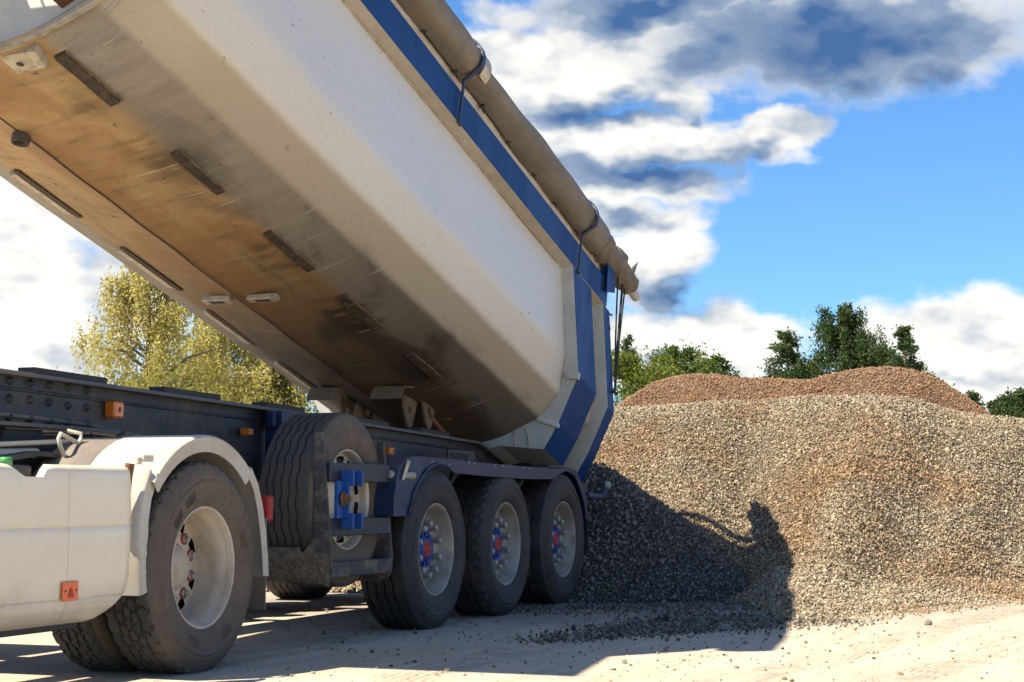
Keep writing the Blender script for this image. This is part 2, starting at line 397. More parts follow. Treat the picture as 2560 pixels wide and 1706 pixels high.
def ground_material():
    m, t, p = make_mat('packed_dust')
    ge = t.n('ShaderNodeNewGeometry')
    vec = ge.outputs['Position']
    mp = t.n('ShaderNodeMapping')
    t.link(vec, mp.inputs[0])
    mp.inputs['Rotation'].default_value = (0, 0, R(-6))
    mp.inputs['Scale'].default_value = (0.22, 2.2, 1)
    trk = t.noise(mp.outputs[0], 2.6, 5, 0.6, 0.2)
    big = t.noise(vec, 0.35, 5, 0.6, 0.4)
    mid = t.noise(vec, 5, 6, 0.65)
    fin = t.noise(vec, 70, 5, 0.7)
    grit = t.noise(vec, 190, 2, 0.5)
    c = t.mix(t.maprange(trk, 0.35, 0.65), (0.50, 0.43, 0.33, 1), (0.41, 0.352, 0.27, 1))
    c = t.mix(t.maprange(big, 0.45, 0.65, 0, 0.6), c, (0.53, 0.46, 0.355, 1))
    c = t.mix(t.maprange(mid, 0.52, 0.72, 0, 0.45), c, (0.27, 0.225, 0.17, 1))
    c = t.mix(t.maprange(grit, 0.66, 0.74, 0, 0.6), c, (0.15, 0.125, 0.10, 1))
    # prints of ribbed tyres, older ones crossing at a slight angle
    def prints(angle, centres, width, pitch):
        m2 = t.n('ShaderNodeMapping')
        t.link(vec, m2.inputs[0])
        m2.inputs['Rotation'].default_value = (0, 0, R(angle))
        s2 = t.n('ShaderNodeSeparateXYZ')
        t.link(m2.outputs[0], s2.inputs[0])
        yy = t.m('ADD', s2.outputs[1], t.m('MULTIPLY', t.m('SUBTRACT', big, .5), .5))
        zig = t.m('MULTIPLY', t.m('PINGPONG', s2.outputs[0], 0.03), 0.35)
        rib = t.m('SINE', t.m('MULTIPLY', t.m('ADD', yy, zig), 6.283 / pitch))
        band = None
        for cc_ in centres:
            k = t.maprange(t.m('ABSOLUTE', t.m('SUBTRACT', yy, cc_)), width * .85, width, 1, 0)
            band = k if band is None else t.m('MAXIMUM', band, k)
        return rib, t.m('MULTIPLY', band, t.maprange(mid, 0.35, 0.6))
    r1, b1 = prints(0, (4.57, 3.35), .19, .06)
    r2, b2 = prints(9, (2.4, 3.1, 1.2), .16, .05)
    trace = t.m('ADD', t.m('MULTIPLY', r1, b1), t.m('MULTIPLY', r2, b2))
    c = t.mix(t.m('MULTIPLY', t.m('MAXIMUM', b1, b2), t.maprange(trace, -.5, .5, .40, .12)), c, (0.24, 0.195, 0.145, 1))
    # grey stone dust round the tipped heap
    dd = t.n('ShaderNodeVectorMath', operation='DISTANCE')
    t.link(vec, dd.inputs[0])
    dd.inputs[1].default_value = (14.2, 4.3, 0)
    dust = t.maprange(t.m('ADD', dd.outputs['Value'], t.m('MULTIPLY', t.m('SUBTRACT', big, .5), 4.0)), 1.8, 4.4, 0.65, 0)
    c = t.mix(dust, c, (0.19, 0.18, 0.165, 1))
    g = t.maprange(fin, 0.3, 0.7, 0.88, 1.1, False)
    c = t.mix(1.0, c, t.combine(g, g, g), 'MULTIPLY')
    t.link(c, p.inputs['Base Color'])
    p.inputs['Roughness'].default_value = 0.95
    p.inputs['Specular IOR Level'].default_value = 0.15
    h = t.m('ADD', t.m('MULTIPLY', trk, 0.9), t.m('ADD', t.m('MULTIPLY', trace, 0.22), t.m('ADD', t.m('MULTIPLY', mid, 0.6), t.m('MULTIPLY', fin, 0.28))))
    b = t.n('ShaderNodeBump')
    b.inputs['Strength'].default_value = 0.8
    b.inputs['Distance'].default_value = 0.022
    t.link(h, b.inputs['Height'])
    t.link(b.outputs[0], p.inputs['Normal'])
    return m


def stone_material(name, cols, patch):
    """crushed stone: each stone has its own tint, larger drifts of a second colour"""
    m, t, p = make_mat(name)
    oi = t.n('ShaderNodeObjectInfo')
    ge = t.n('ShaderNodeNewGeometry')
    vec = ge.outputs['Position']
    r = t.n('ShaderNodeValToRGB')
    r.color_ramp.elements[0].position = 0
    r.color_ramp.elements[0].color = (*cols[0], 1)
    r.color_ramp.elements[1].position = 1
    r.color_ramp.elements[1].color = (*cols[-1], 1)
    for i, cc in enumerate(cols[1:-1]):
        e = r.color_ramp.elements.new((i + 1) / (len(cols) - 1))
        e.color = (*cc, 1)
    t.link(oi.outputs['Random'], r.inputs[0])
    n = t.noise(vec, 0.55, 4, 0.6, 0.5)
    c = t.mix(t.maprange(n, 0.44, 0.66, 0, 0.75), r.outputs[0], t.mix(1.0, r.outputs[0], (*patch, 1), 'MULTIPLY'))
    f = t.maprange(t.noise(vec, 90, 3, 0.6), 0.3, 0.7, 0.8, 1.15, False)
    c = t.mix(1.0, c, t.combine(f, f, f), 'MULTIPLY')
    t.link(c, p.inputs['Base Color'])
    p.inputs['Roughness'].default_value = 0.85
    p.inputs['Specular IOR Level'].default_value = 0.3
    return m


M['ground'] = ground_material()
M['gap_shade'] = simple('pale_gap_shade', (0.060, 0.043, 0.024), 0.95, dirt=(0.10, 0.072, 0.040), dirt_scale=6, dirt_amt=0.6, bump=0.6, bump_scale=60)  # pile bases kept dark: shade between the stones painted in
M['gap_shade_dark'] = simple('dark_gap_shade', (0.022, 0.021, 0.020), 0.95, dirt=(0.04, 0.037, 0.034), dirt_scale=6, dirt_amt=0.6, bump=0.6, bump_scale=60)
M['gap_shade_brown'] = simple('brown_gap_shade', (0.075, 0.045, 0.026), 0.95, dirt=(0.11, 0.068, 0.04), dirt_scale=6, dirt_amt=0.6, bump=0.6, bump_scale=60)
M['stone_pale'] = stone_material('pale_stone', [(0.085, 0.066, 0.042), (0.25, 0.20, 0.13), (0.37, 0.30, 0.20), (0.51, 0.435, 0.31), (0.18, 0.14, 0.088)], (0.92, 0.68, 0.48))
M['stone_brown'] = stone_material('brown_stone', [(0.17, 0.095, 0.05), (0.27, 0.165, 0.092), (0.34, 0.22, 0.13), (0.20, 0.13, 0.08)], (0.95, 0.82, 0.72))
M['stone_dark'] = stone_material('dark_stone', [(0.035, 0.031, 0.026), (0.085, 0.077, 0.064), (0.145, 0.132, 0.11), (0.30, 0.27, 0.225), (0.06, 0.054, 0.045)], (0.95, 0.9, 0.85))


def leaf_material(name, a, b, trans=0.35):
    m, t, p = make_mat(name)
    ge = t.n('ShaderNodeNewGeometry')
    n = t.noise(ge.outputs['Position'], 0.9, 4, 0.6)
    c = t.mix(t.maprange(n, 0.35, 0.65), (*a, 1), (*b, 1))
    c = t.mix(t.maprange(ge.outputs['Random Per Island'], 0, 1, 0, 0.45, False), c, (b[0] * 1.5, b[1] * 1.3, b[2], 1))
    p.inputs['Roughness'].default_value = 0.6
    p.inputs['Specular IOR Level'].default_value = 0.25
    t.link(c, p.inputs['Base Color'])
    tr = t.n('ShaderNodeBsdfTranslucent')
    t.link(t.mix(1.0, c, (1.3, 1.35, 0.7, 1), 'MULTIPLY'), tr.inputs[0])
    mx = t.n('ShaderNodeMixShader')
    mx.inputs[0].default_value = trans
    out = next(x for x in m.node_tree.nodes if x.type == 'OUTPUT_MATERIAL')
    t.link(p.outputs[0], mx.inputs[1])
    t.link(tr.outputs[0], mx.inputs[2])
    t.link(mx.outputs[0], out.inputs[0])
    return m


M['leaf_glow'] = leaf_material('birch_leaf_glow', (0.29, 0.26, 0.105), (0.41, 0.375, 0.185), 0.55)  # gold of the warm glow put into the leaf colour
M['leaf_olive'] = leaf_material('leaf_olive', (0.13, 0.135, 0.035), (0.23, 0.22, 0.07), 0.45)
M['leaf_green'] = leaf_material('leaf_green', (0.028, 0.062, 0.014), (0.065, 0.11, 0.022), 0.35)
M['leaf_dark'] = leaf_material('leaf_dark', (0.022, 0.046, 0.015), (0.05, 0.085, 0.024), 0.3)
M['leaf_yellow'] = leaf_material('leaf_yellow', (0.06, 0.10, 0.015), (0.13, 0.16, 0.025), 0.35)


# ------------------------------------------------------------------ mesh builder
class MB:
    def __init__(s):
        s.v, s.f, s.mi, s.sm = [], [], [], []
    def add(s, verts, faces, mi=0, smooth=False):
        o = len(s.v)
        s.v += [tuple(v) for v in verts]
        for f in faces:
            s.f.append(tuple(i + o for i in f))
            s.mi.append(mi)
            s.sm.append(smooth)
        return s
    def box(s, lo, hi, mi=0, bev=0.0):
        (x0, y0, z0), (x1, y1, z1) = lo, hi
        if bev <= 0:
            v = [(x, y, z) for x in (x0, x1) for y in (y0, y1) for z in (z0, z1)]
            return s.add(v, [(0, 1, 3, 2), (4, 6, 7, 5), (0, 4, 5, 1), (2, 3, 7, 6), (0, 2, 6, 4), (1, 5, 7, 3)], mi)
        b = bev
        # octagonal bevel along the three axes: build as convex cloud of 24 points
        pts, idx = [], {}
        for i, x in enumerate((x0, x1)):
            for j, y in enumerate((y0, y1)):
                for k, z in enumerate((z0, z1)):
                    dx, dy, dz = b * (1 - 2 * i), b * (1 - 2 * j), b * (1 - 2 * k)
                    idx[i, j, k] = len(pts)
                    pts += [(x, y + dy, z + dz), (x + dx, y, z + dz), (x + dx, y + dy, z)]
        F = []
        for i in (0, 1):
            q = [idx[i, 0, 0], idx[i, 1, 0], idx[i, 1, 1], idx[i, 0, 1]]
            F.append(q if i else q[::-1])
            q = [idx[0, i, 0] + 1, idx[0, i, 1] + 1, idx[1, i, 1] + 1, idx[1, i, 0] + 1]
            F.append(q if i else q[::-1])
            q = [idx[0, 0, i] + 2, idx[1, 0, i] + 2, idx[1, 1, i] + 2, idx[0, 1, i] + 2]
            F.append(q if i else q[::-1])
        for a in (0, 1):
            for c in (0, 1):
                F.append([idx[0, a, c] + 1, idx[1, a, c] + 1, idx[1, a, c] + 2, idx[0, a, c] + 2])
                F.append([idx[a, 0, c], idx[a, 1, c], idx[a, 1, c] + 2, idx[a, 0, c] + 2])
                F.append([idx[a, c, 0], idx[a, c, 1], idx[a, c, 1] + 1, idx[a, c, 0] + 1])
                for k in (0, 1):
                    F.append([idx[a, c, k], idx[a, c, k] + 1, idx[a, c, k] + 2])
        return s.add(pts, F, mi)
    def prism(s, poly, axis, a, b, mi=0, smooth=False):
        """polygon (two coordinates) pushed along an axis from a to b"""
        def put(p, w):
            return {'x': (w, p[0], p[1]), 'y': (p[0], w, p[1]), 'z': (p[0], p[1], w)}[axis]
        n = len(poly)
        v = [put(p, a) for p in poly] + [put(p, b) for p in poly]
        s.add(v, [tuple(range(n - 1, -1, -1)), tuple(range(n, 2 * n))], mi)
        o = len(s.v) - 2 * n
        for i in range(n):
            j = (i + 1) % n
            s.f.append((o + i, o + j, o + n + j, o + n + i))
            s.mi.append(mi)
            s.sm.append(smooth)
        return s
    def tube(s, pts, rad, seg=10, mi=0, caps=True):
        pts = [Vector(p) for p in pts]
        rr = rad if isinstance(rad, (list, tuple)) else [rad] * len(pts)
        rings, prev = [], None
        for i, p in enumerate(pts):
            d = (pts[min(i + 1, len(pts) - 1)] - pts[max(i - 1, 0)]).normalized()
            if prev is None:
                a = d.cross(Vector((0, 0, 1)))
                if a.length < 1e-3:
                    a = d.cross(Vector((0, 1, 0)))
            else:
                a = prev - d * prev.dot(d)
            a.normalize()
            prev = a
            b = d.cross(a)
            rings.append([p + (a * math.cos(2 * math.pi * k / seg) + b * math.sin(2 * math.pi * k / seg)) * rr[i] for k in range(seg)])
        v = [q for r in rings for q in r]
        f = []
        for i in range(len(pts) - 1):
            for k in range(seg):
                k2 = (k + 1) % seg
                f.append((i * seg + k, i * seg + k2, (i + 1) * seg + k2, (i + 1) * seg + k))
        s.add(v, f, mi, True)
        if caps:
            s.add(rings[0], [tuple(range(seg))], mi)
            s.add(rings[-1], [tuple(range(seg - 1, -1, -1))], mi)
        return s
    def lathe(s, prof, c, seg=48, mi=0, smooth=True, close=False):
        """profile of (y, radius) turned about the Y axis through c"""
        n = len(prof)
        v = []
        for k in range(seg):
            a = 2 * math.pi * k / seg
            for (y, r) in prof:
                v.append((c[0] + r * math.cos(a), c[1] + y, c[2] + r * math.sin(a)))
        f = []
        for k in range(seg):
            k2 = (k + 1) % seg
            for i in range(n - 1 if not close else n):
                i2 = (i + 1) % n
                f.append((k * n + i, k2 * n + i, k2 * n + i2, k * n + i2))
        return s.add(v, f, mi, smooth)
    def build(s, name, mats, parent=None, bevel=0.0):
        me = bpy.data.meshes.new(name)
        me.from_pydata(s.v, [], s.f)
        me.validate(clean_customdata=False)
        mats = mats if isinstance(mats, (list, tuple)) else [mats]
        for m in mats:
            me.materials.append(m)
        if len(me.polygons) == len(s.f):
            me.polygons.foreach_set('material_index', s.mi)
            me.polygons.foreach_set('use_smooth', s.sm)
        me.update()
        o = bpy.data.objects.new(name, me)
        col.objects.link(o)
        if bevel:
            md = o.modifiers.new('bevel', 'BEVEL')
            md.width = bevel
            md.segments = 2
            md.limit_method = 'ANGLE'
            md.angle_limit = R(40)
        if parent is not None:
            attach(o, parent)
        return o


OFFSET = {}


def attach(o, parent):
    o.parent = parent
    off = OFFSET.get(parent.name)
    if off is not None:
        o.matrix_parent_inverse = Matrix.Translation(-off)


def empty(name, loc):
    o = bpy.data.objects.new(name, None)
    o.empty_display_size = 0.3
    o.location = loc
    col.objects.link(o)
    OFFSET[o.name] = Vector(loc)
    return o


def tag(o, label, cat=None, group=None, kind=None):
    if label:
        o['label'] = label
    if cat:
        o['category'] = cat
    if group:
        o['group'] = group
    if kind:
        o['kind'] = kind
    return o


def rounded(poly, rads, k=5):
    """round the corners of an open polyline"""
    out = [poly[0]]
    for i in range(1, len(poly) - 1):
        p0, p, p1 = Vector(poly[i - 1]), Vector(poly[i]), Vector(poly[i + 1])
        r = rads[i - 1]
        a = p + (p0 - p).normalized() * min(r, (p0 - p).length * .48)
        b = p + (p1 - p).normalized() * min(r, (p1 - p).length * .48)
        for j in range(k + 1):
            u = j / k
            q = a * (1 - u) ** 2 + p * 2 * u * (1 - u) + b * u * u
            out.append((q.x, q.y))
    out.append(poly[-1])
    return out


# ------------------------------------------------------------------ ground and piles
def pos(px, d):
    """ground point at photograph column px and depth d along the view"""
    s = (px - 1280) / 4268.3
    return (d * (math.cos(YAW) + s * math.sin(YAW)), d * (math.sin(YAW) - s * math.cos(YAW)))


def grid_mesh(name, x0, x1, y0, y1, step, fn, keep, mat):
    xs, ys = np.arange(x0, x1, step), np.arange(y0, y1, step)
    X, Y = np.meshgrid(xs, ys, indexing='ij')
    Z = fn(X, Y)
    ny = len(ys)
    ok = keep(Z)
    vid = -np.ones(X.size, int)
    faces = []
    for i in range(len(xs) - 1):
        for j in range(ny - 1):
            if ok[i, j] or ok[i + 1, j] or ok[i, j + 1] or ok[i + 1, j + 1]:
                faces.append((i * ny + j, (i + 1) * ny + j, (i + 1) * ny + j + 1, i * ny + j + 1))
    fa = np.array(faces)
    used = np.unique(fa)
    vid[used] = np.arange(len(used))
    P = np.stack([X.ravel(), Y.ravel(), Z.ravel()], -1)[used]
    me = bpy.data.meshes.new(name)
    me.from_pydata(P.tolist(), [], vid[fa].tolist())
    me.polygons.foreach_set('use_smooth', [True] * len(me.polygons))
    me.materials.append(mat)
    o = bpy.data.objects.new(name, me)
    col.objects.link(o)
    return o


def stones_tree():
    g = bpy.data.node_groups.new('stone_scatter', 'GeometryNodeTree')
    g.interface.new_socket('Geometry', in_out='INPUT', socket_type='NodeSocketGeometry')
    g.interface.new_socket('Material', in_out='INPUT', socket_type='NodeSocketMaterial')
    g.interface.new_socket('Geometry', in_out='OUTPUT', socket_type='NodeSocketGeometry')
    N, L = g.nodes, g.links
    gi, go = N.new('NodeGroupInput'), N.new('NodeGroupOutput')
    ico = N.new('GeometryNodeMeshIcoSphere')
    ico.inputs['Radius'].default_value = 1.0
    ico.inputs['Subdivisions'].default_value = 1
    sm = N.new('GeometryNodeSetShadeSmooth')
    sm.inputs['Shade Smooth'].default_value = False
    smt = N.new('GeometryNodeSetMaterial')
    iop = N.new('GeometryNodeInstanceOnPoints')
    def attr(nm, typ):
        a = N.new('GeometryNodeInputNamedAttribute')
        a.data_type = typ
        a.inputs['Name'].default_value = nm
        return a.outputs['Attribute']
    L.new(ico.outputs['Mesh'], sm.inputs['Geometry'])
    L.new(sm.outputs['Geometry'], smt.inputs['Geometry'])
    L.new(gi.outputs['Material'], smt.inputs['Material'])
    L.new(gi.outputs['Geometry'], iop.inputs['Points'])
    L.new(smt.outputs['Geometry'], iop.inputs['Instance'])
    e2r = N.new('FunctionNodeEulerToRotation')
    L.new(attr('stone_turn', 'FLOAT_VECTOR'), e2r.inputs[0])
    L.new(e2r.outputs[0], iop.inputs['Rotation'])
    L.new(attr('stone_size', 'FLOAT_VECTOR'), iop.inputs['Scale'])
    L.new(iop.outputs['Instances'], go.inputs['Geometry'])
    return g


STONES = stones_tree()


def stones(name, P, size, mat, parent=None, spread=0.33):
    """thousands of crushed stones, one piece each, at the points P"""
    n = len(P)
    me = bpy.data.meshes.new(name)
    me.vertices.add(n)
    me.vertices.foreach_set('co', np.asarray(P, np.float32).ravel())
    s = size * np.exp(rng.normal(0, spread, n))[:, None] * np.stack([rng.uniform(.75, 1.3, n), rng.uniform(.6, 1.0, n), rng.uniform(.4, .8, n)], -1) * .5
    a = me.attributes.new('stone_size', 'FLOAT_VECTOR', 'POINT')
    a.data.foreach_set('vector', s.astype(np.float32).ravel())
    a = me.attributes.new('stone_turn', 'FLOAT_VECTOR', 'POINT')
    a.data.foreach_set('vector', rng.uniform(0, 6.28, (n, 3)).astype(np.float32).ravel())
    me.materials.append(mat)
    o = bpy.data.objects.new(name, me)
    col.objects.link(o)
    md = o.modifiers.new('stones', 'NODES')
    md.node_group = STONES
    for it in STONES.interface.items_tree:
        if it.in_out == 'INPUT' and it.socket_type == 'NodeSocketMaterial':
            md[it.identifier] = mat
    if parent is not None:
        o.parent = parent
    o['kind'] = 'stuff'
    return o


def cam_coords(X, Y):
    d = X * math.cos(YAW) + Y * math.sin(YAW)
    r = X * math.sin(YAW) - Y * math.cos(YAW)
    return 1280 + 4268.3 * r / np.maximum(d, .1), d


def tan_el(y):
    q = (853 - y) / 4268.3
    return (math.sin(PITCH) + math.cos(PITCH) * q) / (math.cos(PITCH) - math.sin(PITCH) * q)


BUMPS = [(rng.uniform(11, 26), rng.uniform(-8, 12), rng.uniform(.25, .8), rng.normal(0, .045)) for _ in range(170)]


def bumps(X, Y):
    Z = np.zeros_like(X)
    for (a, b, s, h) in BUMPS:
        Z += h * np.exp(-((X - a) ** 2 + (Y - b) ** 2) / (s * s))
    return Z


RIDGES = [(2060, 75, .24, 60), (1985, 50, -.07, 40), (2200, 90, -.17, 40), (2330, 80, .13, 60), (2480, 70, -.12, 20), (2620, 90, .14, 40), (1830, 60, -.08, 10),
          (1730, 60, .09, 25), (1600, 60, -.06, 10), (2110, 40, .06, 70), (2410, 35, .06, 45), (2270, 30, -.05, 35), (1900, 40, .05, 30)]


def ridges(px, d, d1, dc):
    """fans of stone slid down the face: each ridge runs downhill, slightly slanted"""
    u = np.clip((d - d1 + .4) / np.maximum(dc - d1 + .4, .5), -.5, 1.6)
    Z = np.zeros_like(px)
    for (c, w, h, sl) in RIDGES:
        Z += .8 * h * np.exp(-((px - c - sl * u * 3.2) / (w * (1.25 - .35 * u))) ** 2) * np.clip(1.15 - u, 0, 1) ** .7
    return Z


def pile_profile(X, Y, fx, d0s, d1s, cx, cys, slope, apron, kappa, back):
    px, d = cam_coords(X, Y)
    d0, d1 = np.interp(px, fx, d0s), np.interp(px, fx, d1s)
    k = np.array([tan_el(y) for y in cys])
    kk = np.interp(px, cx, k)
    z1 = apron * (d1 - d0)
    dc = (slope * d1 - z1 + CAM_H + 0.02) / np.maximum(slope - kk, .2)
    zc = CAM_H + kk * dc
    za = np.where(d < d1, apron * (d - d0), z1 + slope * (d - d1))
    # blend the break between apron and slope
    w = np.clip((d - d1 + .5) / 1.0, 0, 1)
    za = za + .045 * np.sin(np.pi * w) * (w < 1)
    zb = zc + .07 - back * (d - dc) - .10 * np.maximum(d - dc - 1.2, 0) ** 2
    m = -kappa * np.logaddexp(-za / kappa, -zb / kappa)
    env = np.clip((m - .03) / .35, 0, 1)
    return m + (bumps(X, Y) + ridges(px, d, d1, dc)) * env


def pale_z(X, Y):
    z = pile_profile(X, Y, [-900, 300, 1300, 1700, 1860, 1930, 2000, 2100, 2250, 2400, 2560, 2800, 3400],
                     [17.2, 15.6, 15.2, 14.5, 14.0, 12.05, 11.95, 12.2, 13.0, 13.7, 14.4, 15.4, 17.5],
                     [17.8, 16.4, 16.0, 14.75, 15.1, 15.4, 14.9, 14.3, 14.3, 14.8, 15.3, 16.2, 18.3],
                     [-900, 300, 900, 1300, 1544, 1733, 1875, 2063, 2158, 2299, 2393, 2464, 2560, 2800, 3400],
                     [1190, 1160, 1130, 1040, 1014, 1007, 995, 988, 988, 1005, 1028, 1040, 1047, 1075, 1150],
                     0.58, 0.085, 0.16, 0.10)
    return z


def brown_z(X, Y):
    return pile_profile(X, Y, [800, 1544, 1800, 2300, 2500, 2700], [22.5, 22, 21.6, 21.5, 22, 23.0], [22.6, 22.1, 21.7, 21.6, 22.1, 23.1],
                        [1200, 1500, 1544, 1591, 1639, 1709, 1790, 1875, 2016, 2087, 2158, 2228, 2323, 2370, 2417, 2464, 2520, 2600],
                        [1160, 1065, 1020, 986, 958, 942, 940, 942, 954, 936, 925, 927, 939, 962, 995, 1033, 1080, 1160],
                        0.66, 0.05, 0.08, 0.12)


DCX, DCY = pos(1490, 15.55)


def dark_z(X, Y):
    dx, dy = X - DCX, Y - DCY
    dv = dx * math.cos(YAW) + dy * math.sin(YAW)
    du = dx * math.sin(YAW) - dy * math.cos(YAW)
    r = np.sqrt((dv / 1.72) ** 2 + (du / 1.52) ** 2 + .008)
    z = 1.22 * (1.02 - r)
    z = np.where(r > .86, z + .22 * (r - .86), z)
    env = np.clip((z - .02) / .3, 0, 1)
    return z + bumps(X * 1.7 - 8, Y * 1.7 - 5) * env * .9


def scatter(fn, n, x0, x1, y0, y1, lim, zmin=0.0, jitter=0.012):
    X, Y = rng.uniform(x0, x1, n), rng.uniform(y0, y1, n)
    Z = fn(X, Y)
    px, d = cam_coords(X, Y)
    k = (Z > zmin) & lim(px, d, Z)
    return np.stack([X[k], Y[k], Z[k] + rng.normal(0, jitter, k.sum())], -1)


gm = MB()
gm.add([(-60, -300, 0), (700, -300, 0), (700, 400, 0), (-60, 400, 0)], [(0, 1, 2, 3)])
ground = tag(gm.build('ground', M['ground']), None, kind='structure')

pale = grid_mesh('gravel_pile', 11.2, 22.5, -6.5, 13.5, 0.09, pale_z, lambda z: z > -.01, M['gap_shade'])
tag(pale, 'large sunlit pale beige gravel pile sloping up behind the raised trailer', 'gravel pile', kind='stuff')
stones('stones', scatter(pale_z, 560000, 11.3, 20.5, -2.2, 6.2, lambda px, d, z: (px > 1280) & (px < 2900) & (d < 20.8), .0), 0.0182, M['stone_pale'], pale)
stones('stones', scatter(pale_z, 90000, 13, 19.5, 5, 12.5, lambda px, d, z: (px > -200) & (px <= 1280) & (d < 18.5), .0), 0.034, M['stone_pale'], pale)

brown = grid_mesh('gravel_pile', 18, 31, -4.5, 11, 0.12, brown_z, lambda z: z > -.01, M['gap_shade_brown'])
tag(brown, 'reddish brown two-humped gravel pile rising behind the pale one', 'gravel pile', kind='stuff')
stones('stones', scatter(brown_z, 210000, 19, 26.5, 0, 9, lambda px, d, z: (px > 1380) & (px < 2750) & (z > .9), .3), 0.027, M['stone_brown'], brown)

dark = grid_mesh('gravel_pile', 12.6, 17.2, 2.6, 7, 0.06, dark_z, lambda z: z > -.01, M['gap_shade_dark'])
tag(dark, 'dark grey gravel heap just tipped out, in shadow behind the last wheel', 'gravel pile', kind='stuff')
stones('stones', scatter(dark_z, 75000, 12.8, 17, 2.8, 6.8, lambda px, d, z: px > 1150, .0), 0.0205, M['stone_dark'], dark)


def loose():
    P = []
    # a low windrow of stones left along the shadow, and the fan at the foot of the heap
    a, b = np.array(pos(1290, 10.05)), np.array(pos(1935, 12.35))
    dirn = (b - a) / np.linalg.norm(b - a)
    nrm = np.array([-dirn[1], dirn[0]])
    n = 5200
    u = rng.beta(2.4, 1.25, n)
    w = rng.normal(0, .09 + .26 * u, n)
    Q = a + (b - a) * u[:, None] + nrm * w[:, None]
    P.append(np.column_stack([Q, np.abs(rng.normal(.004, .008, n))]))
    n = 4200
    px, dd = rng.uniform(1280, 1950, n), 13.95 - np.abs(rng.normal(0, .55, n))
    Q = np.array([pos(p, d) for p, d in zip(px, dd)])
    P.append(np.column_stack([Q, np.full(n, .004)]))
    n = 170
    px, dd = rng.uniform(700, 1950, n), rng.uniform(8.6, 13, n)
    Q = np.array([pos(p, d) for p, d in zip(px, dd)])
    P.append(np.column_stack([Q, np.full(n, .002)]))
    o = stones('scattered_stones', np.concatenate(P), 0.019, M['stone_dark'], None, .36)  # the heap's dark stone, also used for chips that lie in shade
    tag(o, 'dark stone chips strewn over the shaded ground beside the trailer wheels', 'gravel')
    P = []
    n = 2600
    px = rng.uniform(1880, 2750, n)
    foot = np.interp(px, [1880, 1960, 2100, 2250, 2400, 2560, 2800], [12.1, 11.95, 12.25, 13.0, 13.7, 14.4, 15.4])
    dd = foot + .25 - np.abs(rng.normal(0, .28, n)) - rng.exponential(.16, n)
    Q = np.array([pos(p, d) for p, d in zip(px, dd)])
    P.append(np.column_stack([Q, np.full(n, .004)]))
    n = 1500
    Q = np.array([pos(p, d) for p, d in zip(rng.uniform(300, 2900, n), rng.uniform(7.2, 14, n))])
    TINY = np.column_stack([Q, np.full(n, .001)])
    n = 260
    Q = np.array([pos(p, d) for p, d in zip(rng.uniform(700, 2700, n), rng.uniform(7.8, 12, n))])
    P.append(np.column_stack([Q, np.full(n, .002)]))
    o = stones('scattered_stones', np.concatenate(P), 0.018, M['stone_pale'], None, .38)
    o2 = stones('grit', TINY, 0.009, M['stone_pale'], o, .5)
    tag(o, 'pale stone chips strewn on the sunlit ground before the beige pile', 'gravel')


loose()


